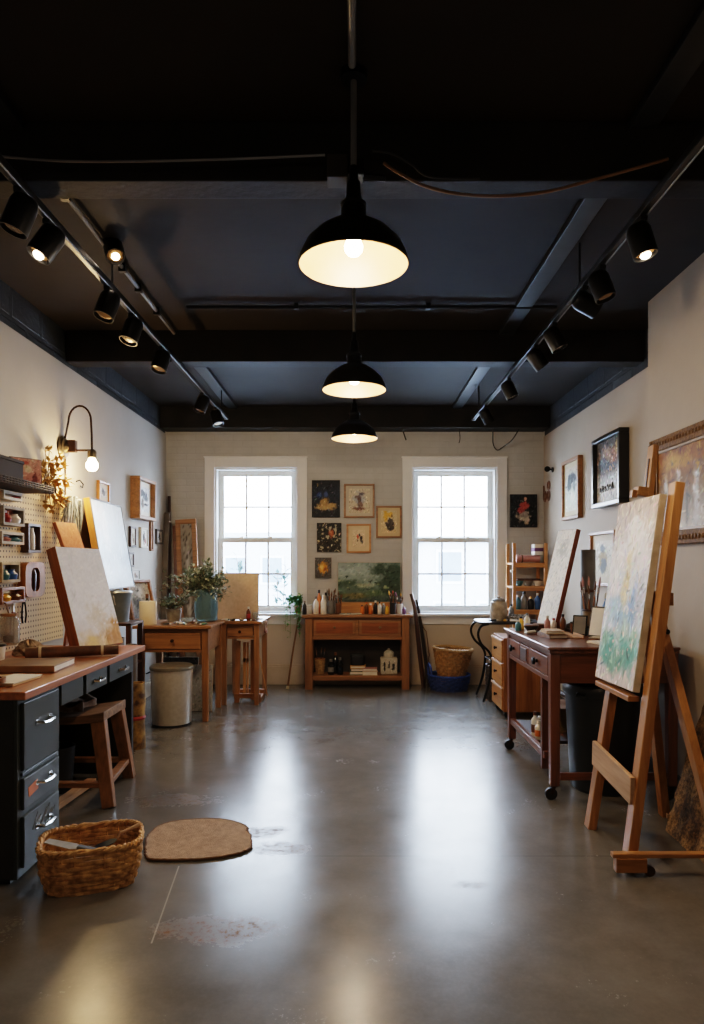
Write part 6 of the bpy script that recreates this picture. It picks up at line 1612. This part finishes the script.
# ------------------------------------------------------------------ pictures on the wall of frames
def rightpic(name, label, Y0, Y1, z0, z1, func, x=XR, **k):
    return picture(name, label, 'picture', (x - .001, (Y0 + Y1) / 2, z0), Y1 - Y0, z1 - z0, func, '-x', **k)
p1 = art([(0, 'd2d0bc'), (.3, 'c4ccbc'), (.7, 'b8bcb0'), (1, 'c6b8a0')], [(.55, .72, .36, .14, '262e38', .25), (.3, .6, .2, .16, '3c4a4c', .3), (.75, .55, .14, .2, '6a7470', .5), (.6, .3, .24, .2, 'dcdccc', .6)], [(.24, 12, '48504e', .4, .85)], 151)
rightpic('framed_picture', 'brown framed landscape print nearest the back corner on the wall of frames', 6.62, 7.16, 1.86, 2.47, p1, fw=.035, fd=.05, fmat=redwood, mount=.05, mmat=plain('mount_straw', 'cdbf9c', .8))
p2 = art([(0, 'c8c8c4'), (.36, 'b8bcbe'), (.5, '6c625c'), (.75, '5c5450'), (1, '4c4c4c')], [(.4, .78, .26, .14, '8c7058', .5), (.7, .7, .2, .2, '8c5c40', .5), (.86, .85, .12, .14, 'a88c54', .5), (.25, .62, .2, .14, '4a5460', .5), (.55, .55, .3, .08, '3c4854', .5), (.5, .16, .3, .08, 'd4d4d0', .6)],
         [(.26, 18, 'b89474', .42, .95), (.24, 22, '2c2c30', .42, .95), (.26, 20, '5c6068', .05, .42), (.2, 16, 'dcdcd8', 0, .5)], 152, strokes=500, sl=.035, sw=.012, jit=.3)
fr2 = rightpic('framed_picture', 'large black deep-framed colourful painting with a white lower part', 5.50, 6.14, 1.905, 2.515, p2, fw=.04, fd=.085, fmat=plain('black_frame', '17181c', .3), res=90)
b = MB(); rnd = random.Random(31)
x = -.20
for k in range(6):
    hgt = rnd.uniform(.035, .06); z = .135
    pts = [(x, -.048, z + hgt * rnd.random()), (x + .012, -.048, z + hgt), (x + .03, -.048, z + hgt * .4), (x + .018, -.048, z), (x + .04, -.048, z + hgt * rnd.uniform(.2, 1))]
    b.tube(pts, .005, 5); x += .055
b.build('brush_scrawl', PALETTE['black'], fr2)
p3 = art([(0, 'c8c0a8'), (1, 'd0ccc0')], [(.45, .45, .24, .38, '8c743a', .3), (.5, .3, .2, .22, '3c3c34', .3), (.45, .78, .2, .12, '5c6468', .4)], [(.25, 14, '4c4838', .1, .8)], 153)
rightpic('framed_picture', 'small honey framed print low on the wall of frames above the desk', 5.70, 6.30, 1.215, 1.70, p3, fw=.03, fd=.05, fmat=oak, mount=.055, mmat=plain('mount_ivory', 'd2cab8', .8))
def rpt(px, py, x=XR):
    Y = x * F / (px - CX); return Y, EYE - (py - CY) * Y / F
Y, z = rpt(549, 493)
t = thing('letter_plaque', 'pair of small dark cut-out marks on the wall near the back corner', 'wall ornament', (XR - .004, 7.86, 2.14))
for nm, y in (('left_mark', .06), ('right_mark', -.09)):
    b = MB()
    R_ = lambda q, r, zc: (0, y + r * math.cos(q), zc + r * 1.2 * math.sin(q))
    b.tube([R_(2 * math.pi * k / 16, .045, .05) for k in range(17)], .014, 5, cap=False)
    if nm == 'right_mark': b.tube([R_(2 * math.pi * k / 16, .04, .16) for k in range(17)], .014, 5, cap=False)
    else: b.tube([(0, y + .045, .05), (0, y + .045, .18)], .014, 5)
    b.build(nm, PALETTE['brown'], t, smooth=True)
t = thing('corner_spotlight', 'tiny black spotlight on an arm high in the back corner', 'spotlight', (XR - .001, 7.62, 2.46))
MB().lathe([(.03, 0), (.03, .012), (.0001, .014)], n=14).xform(Matrix.Rotation(-math.pi / 2, 4, 'Y')).build('wall_plate', black_metal, t)
MB().tube([(0, 0, 0), (-.07, 0, .01)], .008, 6).build('arm', black_metal, t)
MB().tube([(-.06, .05, .012), (-.07, .0, .01), (-.08, -.06, 0)], [.022, .03, .032], 12).build('lamp_housing', black_metal, t, smooth=True)
# big gold framed painting on the boxed-out wall
gold = plain('antique_gold', '7c5828', .7, 0, '543a1a', nscale=40, bmp=.6, bscale=70, spec=.2)
aut = art([(0, 'd0ccc4'), (.1, 'b8b2ac'), (.35, '8a7c6c'), (.6, '7a521e'), (.8, '8c560c'), (1, '7c4e0c')], [(.35, .4, .05, .4, 'dcdcdc', .6), (.62, .38, .06, .42, 'd4d4d6', .6), (.48, .3, .03, .4, '5c5650', .6), (.8, .4, .05, .4, '6c6460', .6), (.15, .45, .05, .35, 'c4c2c0', .6), (.7, .72, .2, .1, '7c5c40', .6), (.3, .82, .3, .1, 'b88a34', .7), (.9, .85, .2, .1, 'a87c30', .7)], [(.28, 22, 'b0842c', .6, 1), (.22, 20, '5c4a38', .3, .85), (.2, 16, 'e4e2de', 0, .3)], 160, strokes=500, sl=.05, sw=.010, jit=.14, up=.5)
t = rightpic('gold_framed_painting', 'large autumn woodland painting in a carved gold frame behind the easel', 3.55, 4.545, 1.535, 2.225, aut, x=XC, fw=.085, fd=.045, fmat=gold, res=90)
t['category'] = 'painting'
w, h = .995, .69
b = MB()
for (a, c_, horiz) in ((-w / 2, w / 2, True), (0, h, False)):
    n = 26 if horiz else 18
    for s_ in (0, 1):
        for k in range(n):
            u = a + (c_ - a) * (k + .5) / n
            p = (u, -.047, .04 if s_ == 0 else h - .04) if horiz else ((-w / 2 + .04 if s_ == 0 else w / 2 - .04), -.047, u)
            b.ball(p, .014, (1.1, .5, 1.1), 8)
b.build('carved_beads', gold, t, smooth=True)
b = MB().box(-w / 2 + .085, w / 2 - .085, -.035, -.02, .085, .10).box(-w / 2 + .085, w / 2 - .085, -.035, -.02, h - .10, h - .085).box(-w / 2 + .085, -w / 2 + .10, -.035, -.02, .1, h - .1).box(w / 2 - .10, w / 2 - .085, -.035, -.02, .1, h - .1)
b.build('inner_slip', plain('gold_slip', '8a6c44', .5, .1), t)

# ------------------------------------------------------------------ light, sky, camera
wd = bpy.data.worlds.new('sky'); S.world = wd; wd.use_nodes = True
nt = wd.node_tree; bg = nt.nodes['Background']
tc = N(nt, 'ShaderNodeTexCoord'); sp = N(nt, 'ShaderNodeSeparateXYZ'); nt.links.new(tc.outputs['Generated'], sp.inputs[0])
nt.links.new(mixc(nt, ramp(nt, sp.outputs[2], -.1, .7), (.89, .945, 1.0), (.55, .75, 1.0)), bg.inputs[0])
bg.inputs[1].default_value = SKY
def area(name, loc, target, sx, sy, w, col, portal=False):
    li = bpy.data.lights.new(name, 'AREA'); li.shape = 'RECTANGLE'; li.size = sx; li.size_y = sy; li.energy = w; li.color = col
    if portal: li.cycles.is_portal = True
    o = bpy.data.objects.new(name, li); COL.objects.link(o); o.location = loc
    o.rotation_euler = (Vector(target) - Vector(loc)).to_track_quat('-Z', 'Y').to_euler(); return o
for i, (x0, x1) in enumerate(WX):
    area('window_portal', ((x0 + x1) / 2, YB + .24, (WZ[0] + WZ[1]) / 2), ((x0 + x1) / 2, 0, (WZ[0] + WZ[1]) / 2), x1 - x0, WZ[1] - WZ[0], 1, (1, 1, 1), True)
# added soft fill light behind the camera, no fixture belongs to it
area('added_fill_light', (0, -.7, 2.9), (0, .6, 0), 1.8, .9, FILL, (1, .84, .66))

cam = bpy.data.cameras.new('camera'); co = bpy.data.objects.new('camera', cam); COL.objects.link(co)
co.location = (0, 0, EYE); co.rotation_euler = (math.pi / 2, 0, 0)
cam.sensor_fit = 'VERTICAL'; cam.sensor_height = 36; cam.lens = 36 * F / 1024
cam.shift_x = (352 - CX) / 1024; cam.shift_y = (CY - 512) / 1024
cam.clip_start = .05; cam.clip_end = 200
S.camera = co
S.view_settings.view_transform = 'Filmic'; S.view_settings.look = LOOK; S.view_settings.exposure = EXPO
S.cycles.use_denoising = True
S.cycles.max_bounces = 10; S.cycles.diffuse_bounces = 5; S.cycles.transparent_max_bounces = 12
S.cycles.sample_clamp_indirect = 6
S.cycles.caustics_reflective = False; S.cycles.caustics_refractive = False
